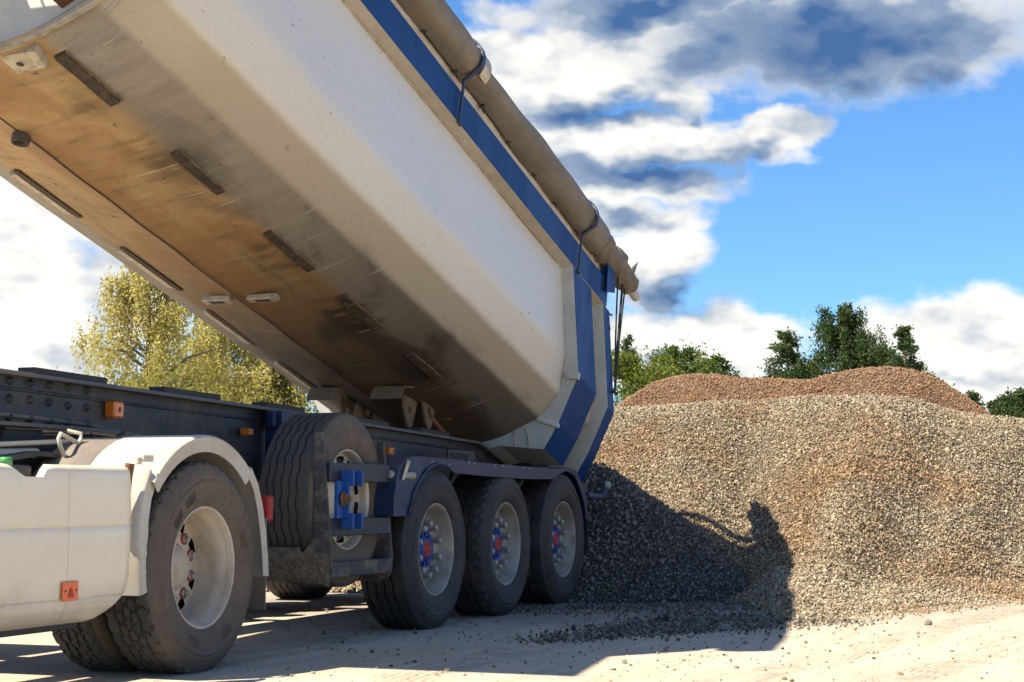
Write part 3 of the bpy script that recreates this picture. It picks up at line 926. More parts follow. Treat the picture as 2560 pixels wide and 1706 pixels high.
# ------------------------------------------------------------------ wheels
def tyre_mesh(name, c, width, mat, kind, rad=0.525, seg=144, lugs=False):
    """c: centre of the outer sidewall plane; the tyre reaches inward (+Y)"""
    w = width
    side = [(.048, .288), (.030, .302), (.014, .330), (.004, .365), (.000, .402), (.0005, .418), (-.0035, .422), (-.0035, .430), (.003, .434), (.004, .446), (.001, .450), (.004, .455), (.013, .474), (.024, .494)]
    ring = [(.031, .499), (.034, .506)]
    sh = .052
    groove = {'trail': [.125, .185, .245, .305], 'spare': [.105, .155, .205, .255, .300]}.get(kind, [])
    st = []      # stations: (y, drop, which groove)
    st += [(y, r, -1) for y, r in side + ring]
    st += [(.040, rad - .006, -2), (sh, rad - .001, -2)]
    if kind == 'drive':
        k = 46
        for i in range(1, k):
            st.append((sh + (w - 2 * sh) * i / k, rad, -3))
    else:
        last = sh
        for gi, gy in enumerate(groove):
            st += [((last + gy - .006) / 2, rad + .001, -4), (gy - .0065, rad + .001, gi), (gy - .0045, rad - .013, gi), (gy + .0045, rad - .013, gi), (gy + .0065, rad + .001, gi)]
            last = gy + .007
    st += [(w - sh, rad - .001, -2), (w - .040, rad - .006, -2)]
    st += [(w - y, r, -1) for y, r in (side + ring)[::-1]]
    n = len(st)
    V = []
    for k in range(seg):
        a = 2 * math.pi * k / seg
        zig = .0042 if (k // 3) % 2 == 0 else -.0042
        for (y, r, g) in st:
            if g >= 0:
                y = y + zig
            elif g == -3:
                t = (y - sh) / (w - 2 * sh)
                ph = a / (2 * math.pi) * 48
                dep = 0.0
                colm = 0
                for ci, cc in enumerate((.22, .41, .60, .79)):
                    wav = cc + .022 * (1 if math.sin(2 * math.pi * (ph * .5 + ci * .25)) > 0 else -1) + .010 * math.sin(2 * math.pi * ph)
                    if t > wav:
                        colm = ci + 1
                    if abs(t - wav) < (.026 if ci in (0, 3) else .018):
                        dep = .015
                f = (ph * (.5 if colm in (0, 4) else 1.0) + colm * .37 + (t - .5) * (.9 if colm == 2 else .45)) % 1.0
                lim = .13 if colm in (0, 4) else .17
                if f < lim:
                    dep = max(dep, .014)
                r = r - dep
            elif g == -2 and kind == 'drive':
                if (a / (2 * math.pi) * 36 + (0 if y < w / 2 else .5)) % 1.0 < .16:
                    r -= .013
            elif g == -2 and lugs and y < w / 2 and (k // 2) % 2 == 0:
                r -= .012
                y += .004
            V.append((c[0] + r * math.cos(a), c[1] + y, c[2] + r * math.sin(a)))
    F, S = [], []
    for k in range(seg):
        k2 = (k + 1) % seg
        for i in range(n - 1):
            F.append((k * n + i, k2 * n + i, k2 * n + i + 1, k * n + i))
            F[-1] = (k * n + i, k2 * n + i, k2 * n + i + 1, k * n + i + 1)
            S.append(st[i][2] == -1 and st[i + 1][2] == -1)
    b = MB()
    b.v, b.f, b.mi, b.sm = V, F, [0 if q else 1 for q in S], S
    return b


def disc_with_holes(b, c, y, r0, r1, holes, hr0, hr1, frac, seg_per=10, dish=0.0, mi=0):
    """flat ring with a wreath of openings"""
    seg = holes * seg_per
    rr = [r0, hr0, (hr0 + hr1) / 2, hr1, r1]
    V = []
    for k in range(seg):
        a = 2 * math.pi * (k + .5) / seg
        for r in rr:
            yy = y + dish * (r - r0) / (r1 - r0)
            V.append((c[0] + r * math.cos(a), c[1] + yy, c[2] + r * math.sin(a)))
    F = []
    for k in range(seg):
        k2 = (k + 1) % seg
        u = (k % seg_per + .5) / seg_per
        op = abs(u - .5) < frac / 2
        for i in range(4):
            if op and i in (1, 2):
                continue
            F.append((k * 5 + i, k2 * 5 + i, k2 * 5 + i + 1, k * 5 + i + 1))
    return b.add(V, F, mi, True)


def hexnut(c, r, length, mat_mb=None):
    b = mat_mb or MB()
    pr = [(c[0] + r * math.cos(math.pi / 3 * k), c[2] + r * math.sin(math.pi / 3 * k)) for k in range(6)]
    pr2 = [(c[0] + r * .72 * math.cos(math.pi / 3 * k), c[2] + r * .72 * math.sin(math.pi / 3 * k)) for k in range(6)]
    b.prism(pr, 'y', c[1], c[1] - length * .86)
    v = [(p[0], c[1] - length * .86, p[1]) for p in pr] + [(p[0], c[1] - length, p[1]) for p in pr2]
    b.add(v, [(k, (k + 1) % 6, 6 + (k + 1) % 6, 6 + k) for k in range(6)] + [(6, 7, 8, 9, 10, 11)])
    b.lathe([(0, r * 1.32), (-.008, r * 1.32), (-.012, r * 1.0)], c, 12)
    return b


RIMLIP = [(.052, .284), (.040, .290), (.034, .300), (.030, .304), (.026, .302), (.026, .296), (.034, .289)]


def trailer_wheel(parent, c, lugs):
    """c: centre of the sidewall plane"""
    b = MB()
    b.lathe(RIMLIP + [(.060, .283), (.080, .272), (.105, .264), (.128, .258), (.146, .246), (.150, .232), (.146, .222)], c, 72)
    b.lathe([(.146, .2225), (.132, .205), (.126, .190), (.125, .142), (.150, .138)], c, 60)
    rim = b.build('wheel', M['rim'], parent)
    tyre_mesh('tyre', c, .385, None, 'trail', lugs=lugs).build('tyre', [M['rubber'], M['rubber']], rim)
    h = MB()
    h.lathe([(.155, .133), (.112, .133), (.104, .124), (.118, .112), (.116, .080), (.096, .072), (.094, .056)], c, 40)
    for k in range(10):
        a = 2 * math.pi * (k + .25) / 10
        p = (c[0] + .098 * math.cos(a), c[1] + .118, c[2] + .098 * math.sin(a))
        h.lathe([(0, .017), (-.016, .015), (-.017, 0.0)], p, 8, 0, False)
    h.build('hub', M['hub_blue'], rim)
    q = MB()
    q.lathe([(.12, .060), (.098, .059), (.088, .052), (.086, .038), (.090, .034), (.091, .018), (.085, .012), (.084, 0)], c, 32)
    q.build('hub_cap', M['red'], rim)
    for k in range(10):
        a = 2 * math.pi * (k + .5) / 10 + rng.normal(0, .01)
        p = (c[0] + .1675 * math.cos(a), c[1] + .128, c[2] + .1675 * math.sin(a))
        hexnut(p, .0245, .068).build('wheel_nut', M['chrome'], rim)
    return rim


def copy_tree(o, parent, loc=(0, 0, 0), rz=0.0):
    n = o.copy()
    col.objects.link(n)
    n.parent = parent
    n.matrix_parent_inverse = o.matrix_parent_inverse.copy()
    n.location = Vector(loc)
    n.rotation_euler = (0, 0, rz)
    for ch in list(o.children):
        k = ch.copy()
        col.objects.link(k)
        k.parent = n
    return n


# ------------------------------------------------------------------ trailer
MID = 5.67
trailer = empty('tipper_trailer', (11.75, MID, 0))
tag(trailer, 'white and blue tipping semi-trailer with its body raised, tipping gravel', 'trailer')

PHI = R(15.15)
E_ = Vector((math.cos(PHI), 0, -math.sin(PHI)))
N_ = Vector((math.sin(PHI), 0, math.cos(PHI)))


def bw(t, y, n):
    """tipping body coordinates -> world"""
    return E_ * t + Vector((0, y, 0)) + N_ * n


SHEAR = 0.43
T_FRONT = 5.86
FRONT = lambda n: 5.87 - .17 * (n - 4.85)
LEAN = lambda t0, n: t0 + SHEAR * (6.14 - n)
near = rounded([(4.50, 6.34), (4.50, 5.45), (4.572, 5.175), (4.765, 4.985), (5.12, 4.835), (5.67, 4.72)], [.06, .026, .045, .11], 6)
def with_loops(pl):
    out = []
    for p, q in zip(pl[:-1], pl[1:]):
        out.append(p)
        ln = math.hypot(q[0] - p[0], q[1] - p[1])
        if ln > .05:
            for u in (.012 / ln, 1 - .012 / ln):
                out.append((p[0] + (q[0] - p[0]) * u, p[1] + (q[1] - p[1]) * u))
    return out + [pl[-1]]


near = with_loops(near)
section = near + [(2 * MID - y, n) for y, n in near[::-1][1:]]


def skin():
    b = MB()
    cols = [0, .12, .25, .4, .55, .7, .85, 1]
    V, n = [], len(section)
    for u in cols:
        for (y, nn) in section:
            t1 = LEAN(13.10, nn)
            t = FRONT(nn) + (t1 - FRONT(nn)) * u
            # slightly dished sheet metal between the hoops
            dent = .004 * math.sin(9 * u + y * 3) + .003 * math.sin(21 * u + nn * 5)
            V.append((t, y + (dent if y < MID else -dent), nn + dent))
    F = []
    for i in range(len(cols) - 1):
        for j in range(n - 1):
            F.append((i * n + j, i * n + j + 1, (i + 1) * n + j + 1, (i + 1) * n + j))
    b.add(V, F, 0, True)
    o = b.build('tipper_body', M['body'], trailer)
    o.rotation_euler = (0, PHI, 0)
    md = o.modifiers.new('sheet', 'SOLIDIFY')
    md.thickness = 0.03
    md.offset = -1.0
    return o


body = skin()
body['label'] = 'raised white tipping body with brown muddy underside'


def bp(mb, name, mats, bevel=0.0):
    return mb.build(name, mats, body, bevel)


# top rail on both sides: blue outer face, pale underside
for sgn in (0, 1):
    Y = (lambda y: y) if not sgn else (lambda y: 2 * MID - y)
    b = MB()
    ys = sorted((Y(4.40), Y(4.497)))
    b.box((T_FRONT, ys[0], 6.135), (13.06, ys[1], 6.37))
    bp(b, 'top_rail', M['blue'], .006)
    b = MB()
    y0, y1 = sorted((Y(4.402), Y(4.498)))
    b.add([(T_FRONT, y0, 6.131), (13.05, y0, 6.131), (13.05, y1, 6.118), (T_FRONT, y1, 6.118), (T_FRONT, y0, 6.134), (13.05, y0, 6.134), (13.05, y1, 6.134), (T_FRONT, y1, 6.134)],
          [(0, 3, 2, 1), (0, 1, 5, 4), (3, 7, 6, 2)])
    bp(b, 'rail_underside', M['white_rail'])
    # weld bead where the side sheet meets the rail
    b = MB()
    pts, t = [], T_FRONT
    while t < 12.08:
        pts.append((t, Y(4.493) + rng.normal(0, .0012), 6.112 + rng.normal(0, .0015)))
        t += .12
    b.tube(pts, .0075, 6)
    bp(b, 'weld_bead', M['bare'])


def hoop(t0, t1, name):
    """stiffening hoop round the tail: blue outer band with pale front and back faces"""
    outer = [(4.401, 6.128), (4.401, 5.30), (4.60, 4.93), (4.735, 4.735), (5.12, 4.765), (5.45, 4.70)]
    inner = [(4.505, 6.128), (4.505, 5.44), (4.578, 5.18), (4.77, 4.992), (5.12, 4.842), (5.45, 4.762)]
    for far in (False, True):
        b = MB()
        fy = (lambda y: 2 * MID - y) if far else (lambda y: y)
        V = []
        for tt in (t0, t1):
            for ring in (outer, inner):
                for (y, n) in ring:
                    V.append((LEAN(tt, n), fy(y), n))
        k = len(outer)
        F, mi = [], []
        for i in range(k - 1):
            F.append((i, i + 1, 2 * k + i + 1, 2 * k + i)); mi.append(0 if i < 3 else 1)       # outer band
            F.append((i, k + i, k + i + 1, i + 1)); mi.append(1)                               # front face
            F.append((2 * k + i, 2 * k + i + 1, 3 * k + i + 1, 3 * k + i)); mi.append(1)
        F.append((0, 2 * k, 3 * k, k)); mi.append(0)
        F.append((k - 1, 2 * k - 1, 4 * k - 1, 3 * k - 1)); mi.append(0)
        b.add(V, F)
        b.mi = mi
        o = bp(b, name, [M['blue'], M['steel_grey']], .004)
    return o


hoop(12.10, 12.61, 'tail_hoop')
hoop(12.95, 13.145, 'tail_hoop')


def hoop_extras():
    # splice plates and weld beads on the front hoop
    for (ya, na, yb, nb) in ((4.40, 5.295, 4.505, 5.31), (4.60, 4.93, 4.78, 4.985)):
        b = MB()
        ta, tb = LEAN(12.10, na), LEAN(12.10, nb)
        b.add([(ta - .006, ya - .004, na + .03), (tb - .006, yb, nb + .03), (tb - .006, yb, nb - .03), (ta - .006, ya - .004, na - .03),
               (ta + .03, ya - .004, na + .03), (tb + .03, yb, nb + .03), (tb + .03, yb, nb - .03), (ta + .03, ya - .004, na - .03)],
              [(0, 1, 2, 3), (4, 7, 6, 5), (0, 4, 5, 1), (3, 2, 6, 7), (0, 3, 7, 4), (1, 5, 6, 2)])
        bp(b, 'splice_plate', M['steel_grey'])
        b = MB()
        b.tube([(ta - .008, ya, na - .032), ((ta + tb) / 2 - .008, (ya + yb) / 2, (na + nb) / 2 - .034), (tb - .008, yb, nb - .032)], .008, 6)
        bp(b, 'weld_bead', M['bare'])
    for t0 in (12.10, 12.95):
        b = MB()
        pts = [(LEAN(t0, n) - .004, y - .003 + rng.normal(0, .001), n) for (y, n) in
               [(4.503, 6.1 - .06 * i) for i in range(11)] + [(4.515, 5.38), (4.552, 5.25), (4.60, 5.15), (4.69, 5.06), (4.77, 4.99)]]
        b.tube(pts, .006, 6)
        bp(b, 'weld_bead', M['bare'])
    for (yy, w_) in ((4.86, .008), (4.98, .006)):
        b = MB()
        b.tube([(LEAN(12.10, 4.78) - .004, yy, 4.752), (LEAN(12.10, 4.92) - .004, yy + .01, 4.89)], w_, 6)
        bp(b, 'weld_bead', M['bare'])
    # tail gate sheet and blue end plate with its notch
    b = MB()
    V = [(LEAN(13.11, min(n, 6.31)), y, min(n, 6.31)) for (y, n) in section]
    b.add(V, [tuple(range(len(V)))])
    bp(b, 'tailgate', M['steel_grey'])
    b = MB()
    b.prism([(12.93, 6.375), (13.12, 6.375), (13.12, 6.50), (12.95, 6.50)], 'y', 4.40, 4.43)
    b.prism([(12.92, 6.22), (13.15, 6.30), (13.11, 6.48), (12.90, 6.48)], 'y', 4.362, 4.372)
    bp(b, 'end_plate', M['blue'])
    b = MB()
    b.tube([(13.10, 4.46, 6.44), (13.10, 6.88, 6.44)], .055, 12)
    bp(b, 'cross_bar', M['blue'])
    b = MB()
    b.prism([(12.86, 6.25), (12.93, 6.24), (12.90, 6.33)], 'y', 4.392, 4.398)
    bp(b, 'notch', M['dark'])
    b = MB()
    b.tube([(13.16, 4.41, 6.12), (13.21, 4.40, 6.11), (13.23, 4.40, 6.13)], .007, 6)
    bp(b, 'tarp_hook', M['blue'])
    b = MB()
    b.tube([(13.18, 4.41, 6.02), (13.205, 4.405, 5.98), (13.17, 4.41, 5.95)], .012, 6)
    bp(b, 'tarp_hook', M['blue'])


hoop_extras()


def tarp():
    # rolled cover along the near rail
    b = MB()
    T, seg = np.arange(5.5, 12.66, .07), 22
    V = []
    for i, t in enumerate(T):
        cn = 6.605 + .006 * math.sin(t * 2.3) + .004 * math.sin(t * 7)
        rad = .150 + .004 * math.sin(t * 3.1) + .003 * math.sin(t * 8.3)
        if 9.42 < t:
            k = min(1, (t - 9.42) / .4)
            rad -= .020 * k * (1 - min(1, max(0, (t - 10.2) / 1.4))) + .004 * k
        for j in range(seg):
            a = 2 * math.pi * j / seg
            r = rad * (1 + .030 * math.sin(3 * a + t * 1.1) + .018 * math.sin(5 * a - t * 2.7) + .012 * math.sin(8 * a + t * 5.3)) - .006 * (math.sin(a * 1.0 + t * .35) > .93)
            V.append((t, 4.415 + r * math.cos(a), cn + r * math.sin(a)))
    F = [(i * seg + j, i * seg + (j + 1) % seg, (i + 1) * seg + (j + 1) % seg, (i + 1) * seg + j) for i in range(len(T) - 1) for j in range(seg)]
    F += [tuple(range(seg))[::-1], tuple(range((len(T) - 1) * seg, len(T) * seg))]
    b.add(V, F, 0, True)
    roll = bp(b, 'tarp_roll', M['tarp'])
    # creased loose end, gathered with folds
    b = MB()
    T = np.linspace(12.62, 13.70, 46)
    V = []
    for t in T:
        u = (t - 12.62) / 1.08
        rad = .128 - .030 * u + .010 * math.sin(u * 17) + (.012 if .40 < u < .52 else 0)
        for j in range(26):
            a = 2 * math.pi * j / 26
            r = rad * (1 + .085 * math.sin(2 * a + u * 15) + .055 * math.sin(5 * a - u * 24) + .03 * math.sin(9 * a + u * 40))
            V.append((t, 4.41 + r * math.cos(a), 6.595 - .010 * math.sin(u * 9) + r * math.sin(a)))
    F = [(i * 26 + j, i * 26 + (j + 1) % 26, (i + 1) * 26 + (j + 1) % 26, (i + 1) * 26 + j) for i in range(len(T) - 1) for j in range(26)]
    F += [tuple(range(26))[::-1], tuple(range(45 * 26, 46 * 26))]
    b.add(V, F, 0, True)
    bp(b, 'tarp_end', M['tarp'])
    b = MB()    # torn corner standing up at the very end
    b.add([(13.52, 4.40, 6.66), (13.68, 4.40, 6.60), (13.73, 4.38, 6.72), (13.80, 4.37, 6.87), (13.66, 4.42, 6.72), (13.60, 4.45, 6.68)], [(0, 1, 2, 5), (2, 3, 4), (2, 4, 5)], 0, True)
    fl = bp(b, 'tarp_flap', M['tarp'])
    md = fl.modifiers.new('cloth', 'SOLIDIFY'); md.thickness = .006
    b = MB()
    b.tube([(13.55, 4.41, 6.585), (13.93, 4.41, 6.565)], .043, 16)
    bp(b, 'roll_pipe', M['steel_grey'])
    # edge strip of the cover between rail and roll, wavy lower hem
    b = MB()
    T = np.arange(5.6, 13.08, .11)
    V = []
    for t in T:
        w = .010 * math.sin(t * 5.1) + .006 * math.sin(t * 13)
        V += [(t, 4.452 + w * .5, 6.372), (t, 4.446 + w, 6.43), (t, 4.442 - w, 6.50), (t, 4.43, 6.58)]
    b.add(V, [(i * 4 + j, (i + 1) * 4 + j, (i + 1) * 4 + j + 1, i * 4 + j + 1) for i in range(len(T) - 1) for j in range(3)], 0, True)
    es = bp(b, 'tarp_hem', M['tarp_edge'])
    md = es.modifiers.new('cloth', 'SOLIDIFY'); md.thickness = .008
    b = MB()
    pts = [(t, 4.425, 6.475 + .006 * math.sin(t * 4)) for t in np.arange(5.6, 13.0, .1)]
    b.tube(pts, .006, 5)
    bp(b, 'hem_cord', M['rope'])
    for t in (6.0, 6.55, 7.1, 7.7, 8.25, 8.81, 9.37, 9.90, 10.47, 11.05, 11.58, 12.13, 12.62):
        b = MB()
        b.tube([(t - .02, 4.42, 6.45), (t + .012, 4.405, 6.47), (t - .008, 4.40, 6.495), (t + .02, 4.42, 6.515)], [.008, .014, .015, .008], 6)
        b.tube([(t + .01, 4.41, 6.46), (t + .03, 4.405, 6.425)], .005, 5)
        bp(b, 'cord_knot', M['rope'])
    # straps holding the roll
    for t in (6.6, 9.44, 12.16):
        b = MB()
        arc = [(t + .03 * (a / 180), 4.415 + .160 * math.cos(R(a)), 6.60 + .160 * math.sin(R(a))) for a in range(60, 216, 12)]
        w = .026
        V = []
        for p in arc + [(t, 4.372, 6.43), (t - .01, 4.37, 6.12)]:
            ww = w if p[2] > 6.46 else .014
            V += [(p[0] - ww, p[1], p[2]), (p[0] + ww, p[1], p[2])]
        b.add(V, [(2 * i, 2 * i + 1, 2 * i + 3, 2 * i + 2) for i in range(len(V) // 2 - 1)], 0)
        s = bp(b, 'roll_strap', M['navy'])
        md = s.modifiers.new('plate', 'SOLIDIFY'); md.thickness = .012
        b = MB()
        b.tube([(t + .03, 4.40, 6.14), (t + .075, 4.393, 6.115)], .010, 6)
        bp(b, 'strap_pin', M['dark'])
    # bright tape round the roll
    b = MB()
    b.add([(9.52 + .13 * i, 4.415 + .157 * math.cos(R(a)), 6.602 + .157 * math.sin(R(a))) for a in range(100, 221, 10) for i in (0, 1)],
          [(2 * i, 2 * i + 1, 2 * i + 3, 2 * i + 2) for i in range(12)], 0, True)
    bp(b, 'roll_tape', M['bare'])


tarp()

# hanging cords at the roll end
for i, (t, dx) in enumerate(((13.27, 0), (13.42, .02), (13.50, .035))):
    p = bw(t, 4.385, 6.50)
    b = MB()
    end = Vector((14.36 + dx * .4, 4.375, 1.78 + .01 * i))
    mid = p.lerp(end, .55) + Vector((-.02, 0, 0))
    b.tube([p, p.lerp(mid, .5) + Vector((-.004, 0, 0)), mid, end], .008 + .003 * (i == 1), 6)
    b.build('tarp_cord', M['rope'], trailer)
b = MB()
b.tube([(14.30, 4.375, 1.775), (14.42, 4.375, 1.76)], .014, 6)
b.build('cord_hook', M['rope'], trailer)


def floor_n(y):
    ys = [p[0] for p in near]
    ns = [p[1] for p in near]
    yy = y if y <= MID else 2 * MID - y
    return float(np.interp(yy, ys, ns)) if yy > 4.76 else 4.99


def underside():
    # wear bars welded under the floor, with ragged weld lines
    for (t0, t1, mat) in ((6.07, 6.60, 'wear'), (7.20, 7.74, 'wear'), (8.33, 8.95, 'wear'), (9.43, 10.06, 'wear'), (10.60, 11.16, 'wear')):
        b = MB()
        y0, w = 5.055, rng.uniform(.040, .066)
        V = []
        K = 9
        for k in range(K + 1):
            t = t0 + (t1 - t0) * k / K
            j = rng.normal(0, .003)
            for (yy, dn) in ((y0 + j, .002), (y0 + j, -.020), (y0 + w + j * .5, -.022), (y0 + w, .002)):
                V.append((t, yy, floor_n(yy) + dn))
        F = [(4 * k + i, 4 * (k + 1) + i, 4 * (k + 1) + i + 1, 4 * k + i + 1) for k in range(K) for i in range(3)] + [(0, 1, 2, 3), (4 * K + 3, 4 * K + 2, 4 * K + 1, 4 * K)]
        b.add(V, F)
        o = bp(b, 'wear_bar', M[mat])
        b = MB()
        pts = [(t0 + (t1 - t0) * k / 14, y0 - .004 + rng.normal(0, .003), floor_n(y0) - .010 + rng.normal(0, .003)) for k in range(15)]
        b.tube(pts, [.003 + .005 * rng.random() for _ in pts], 6)
        bp(b, 'weld_bead', M['tan_steel'])
    for (t0, t1) in ((6.1, 6.65), (7.26, 7.84), (8.42, 9.07), (9.54, 10.18), (10.64, 11.32)):
        b = MB()
        y0, y1 = 6.175, 6.225
        b.add([(t0, y0, floor_n(y0) - .02), (t1, y0, floor_n(y0) - .02), (t1, y1, floor_n(y1) - .028), (t0, y1, floor_n(y1) - .028),
               (t0, y0, floor_n(y0)), (t1, y0, floor_n(y0)), (t1, y1, floor_n(y1)), (t0, y1, floor_n(y1))],
              [(0, 3, 2, 1), (0, 1, 5, 4), (1, 2, 6, 5), (2, 3, 7, 6), (3, 0, 4, 7)])
        bp(b, 'wear_bar', M['bare'])
        b = MB()
        b.box((t0 - .04, 6.135, floor_n(6.15) - .012), (t1 + .05, 6.170, floor_n(6.15) + .02))
        bp(b, 'weld_bead', M['wear'])
    # long joint between the two floor sheets
    b = MB()
    b.tube([(t, MID + .004 * math.sin(t * 9), 4.716) for t in np.arange(5.62, 12.6, .1)], .005, 5)
    bp(b, 'floor_joint', M['wear'])
    # two small bolted plates beside the joint
    for (y0, y1) in ((5.385, 5.605), (5.735, 5.945)):
        b = MB()
        n = 4.722
        out = [(9.075, y0, n), (9.125, y0, n), (9.125, y1, n), (9.075, y1, n)]
        b.box((9.07, y0, n - .018), (9.135, y1, n + .02), 0, .004)
        o = bp(b, 'floor_plate', M['bare'])
        b = MB()
        b.box((9.085, y0 + .055, n - .0205), (9.12, y1 - .055, n - .0175))
        bp(b, 'plate_slot', M['wear'])
    # front edge flange, corner pads, bulkhead
    b = MB()
    V = []
    for (y, n) in section:
        V += [(FRONT(n) - .002, y, n), (FRONT(n) - .002, y, n - .014), (FRONT(n) + .03, y, n - .014), (FRONT(n) + .03, y, n)]
    k = len(section)
    b.add(V, [(4 * i + a, 4 * i + (a + 1) % 4, 4 * i + 4 + (a + 1) % 4, 4 * i + 4 + a) for i in range(k - 1) for a in range(4)])
    bp(b, 'front_flange', M['bare'])
    for y0 in (5.06, 6.03):
        b = MB()
        n0 = 4.805
        b.prism([(5.93, y0 + .06), (6.09, y0 + .10), (6.13, y0 + .34), (5.95, y0 + .34)], 'z', n0 - .022, n0 + .03)
        o = bp(b, 'corner_pad', M['bare'], .004)
        b = MB()
        b.prism([(6.03 + .02 * math.cos(a), y0 + .22 + .02 * math.sin(a)) for a in np.linspace(0, 6.28, 13)[:-1]], 'z', n0 - .0245, n0 - .0215)
        bp(b, 'pad_hole', M['dark'])
    b = MB()
    V = [(FRONT(n) + .10, y, n) for (y, n) in section] + [(FRONT(n) + .13, y, n) for (y, n) in section]
    b.add(V, [tuple(range(k))[::-1], tuple(range(k, 2 * k))])
    bp(b, 'bulkhead', M['bulkhead'])
    # brown angle iron along the foot of the bulkhead, with a gap towards the middle
    for (ya, yb) in ((4.62, 5.02), (6.32, 6.72)):
        b = MB()
        b.prism([(ya, 5.24 if ya < MID else 5.02), (yb, 5.02 if ya < MID else 5.24), (yb, 5.10 if ya < MID else 5.32), (ya, 5.32 if ya < MID else 5.10)], 'x', 5.82, 5.94)
        bp(b, 'bulkhead_angle', M['rust'], .004)
    b = MB()
    b.lathe([(0, .05), (-.05, .05), (-.05, .035), (0, .035)], (0, 0, 0), 20)
    b.v = [(6.62 + x, 5.67 + z, 4.71 + y) for (x, y, z) in b.v]
    bp(b, 'hoist_socket', M['wear'])
    # punched plate, unseen, solid front added to shade the ground; openings pass sun patches
    b = MB()
    n0, n1 = 5.60, 5.606
    ts = [4.42, 5.06, 5.12, 5.15, 5.21, 5.24, 5.30, 5.33, 5.39, 5.42, 5.48, 5.51, 5.57, 5.60, 5.66, 5.74]
    ys_ = [4.56, 5.26, 5.262, 5.34, 5.352, 5.43, 5.442, 5.52, 5.70, 5.86, 6.78]
    for i in range(len(ts) - 1):
        for j in range(len(ys_) - 1):
            slot = j in (2, 4, 6) and i % 2 == 1 and i >= 9
            wide_ = j == 8 and i in (9, 10, 12, 13)
            if not (slot or wide_):
                b.box((ts[i], ys_[j], n0), (ts[i + 1], ys_[j + 1], n1))
    o = bp(b, 'sun_screen_plate', M['steel_grey'])


underside()

# hinge brackets under the floor, near the tail
for yy in (5.40, 5.94):
    b = MB()
    for x0 in (12.08, 12.34):
        poly = [(x0, 1.66), (x0 + .30, 1.60), (x0 + .185, 1.38), (x0 + .135, 1.38)]
        hx, hz, hr = x0 + .155, 1.535, .032
        ring = [(hx + hr * math.cos(a), hz + hr * math.sin(a)) for a in np.linspace(0, 2 * math.pi, 17)[:-1]]
        yo = yy + (x0 - 12.08) * -.2
        # plate with a round hole: bridge outer polygon and hole ring
        n = 16
        outer = []
        for k in range(n):
            a = 2 * math.pi * k / n
            best = None
            for i in range(4):
                p, q = Vector(poly[i]), Vector(poly[(i + 1) % 4])
                d = Vector((math.cos(a), math.sin(a)))
                e = q - p
                det = d.x * -e.y + d.y * e.x
                if abs(det) < 1e-9:
                    continue
                rx, rz = p.x - hx, p.y - hz
                tt = (rx * -e.y + rz * e.x) / det
                ss = (d.x * rz - d.y * rx) / det
                if tt > 0 and -1e-6 <= ss <= 1 + 1e-6 and (best is None or tt < best):
                    best = tt
            outer.append((hx + math.cos(a) * best, hz + math.sin(a) * best))
        V = [(p[0], yo, p[1]) for p in ring] + [(p[0], yo, p[1]) for p in outer] + [(p[0], yo + .02, p[1]) for p in ring] + [(p[0], yo + .02, p[1]) for p in outer]
        F = []
        for k in range(n):
            k2 = (k + 1) % n
            F += [(k, k2, n + k2, n + k), (2 * n + k, 3 * n + k, 3 * n + k2, 2 * n + k2), (k, 2 * n + k, 2 * n + k2, k2), (n + k, n + k2, 3 * n + k2, 3 * n + k)]
        b.add(V, F)
    b.build('hinge_bracket', M['tan_steel'], trailer)
    b = MB()
    cap = [(11.84, 1.60), (11.91, 1.69), (12.42, 1.70), (12.84, 1.58), (12.82, 1.48)]
    V = []
    for (x, z) in cap:
        V += [(x, yy - .10, z), (x, yy + .16, z)]
    b.add(V, [(2 * i, 2 * i + 1, 2 * i + 3, 2 * i + 2) for i in range(4)])
    o = b.build('bracket_cap', M['tan_steel'], trailer)
    md = o.modifiers.new('plate', 'SOLIDIFY'); md.thickness = .012
    b = MB()
    b.tube([(12.50, yy - .05, 1.50), (12.80, yy - .02, 1.40), (12.95, yy, 1.37)], .022, 10)
    b.build('stay_rod', M['rust'], trailer)

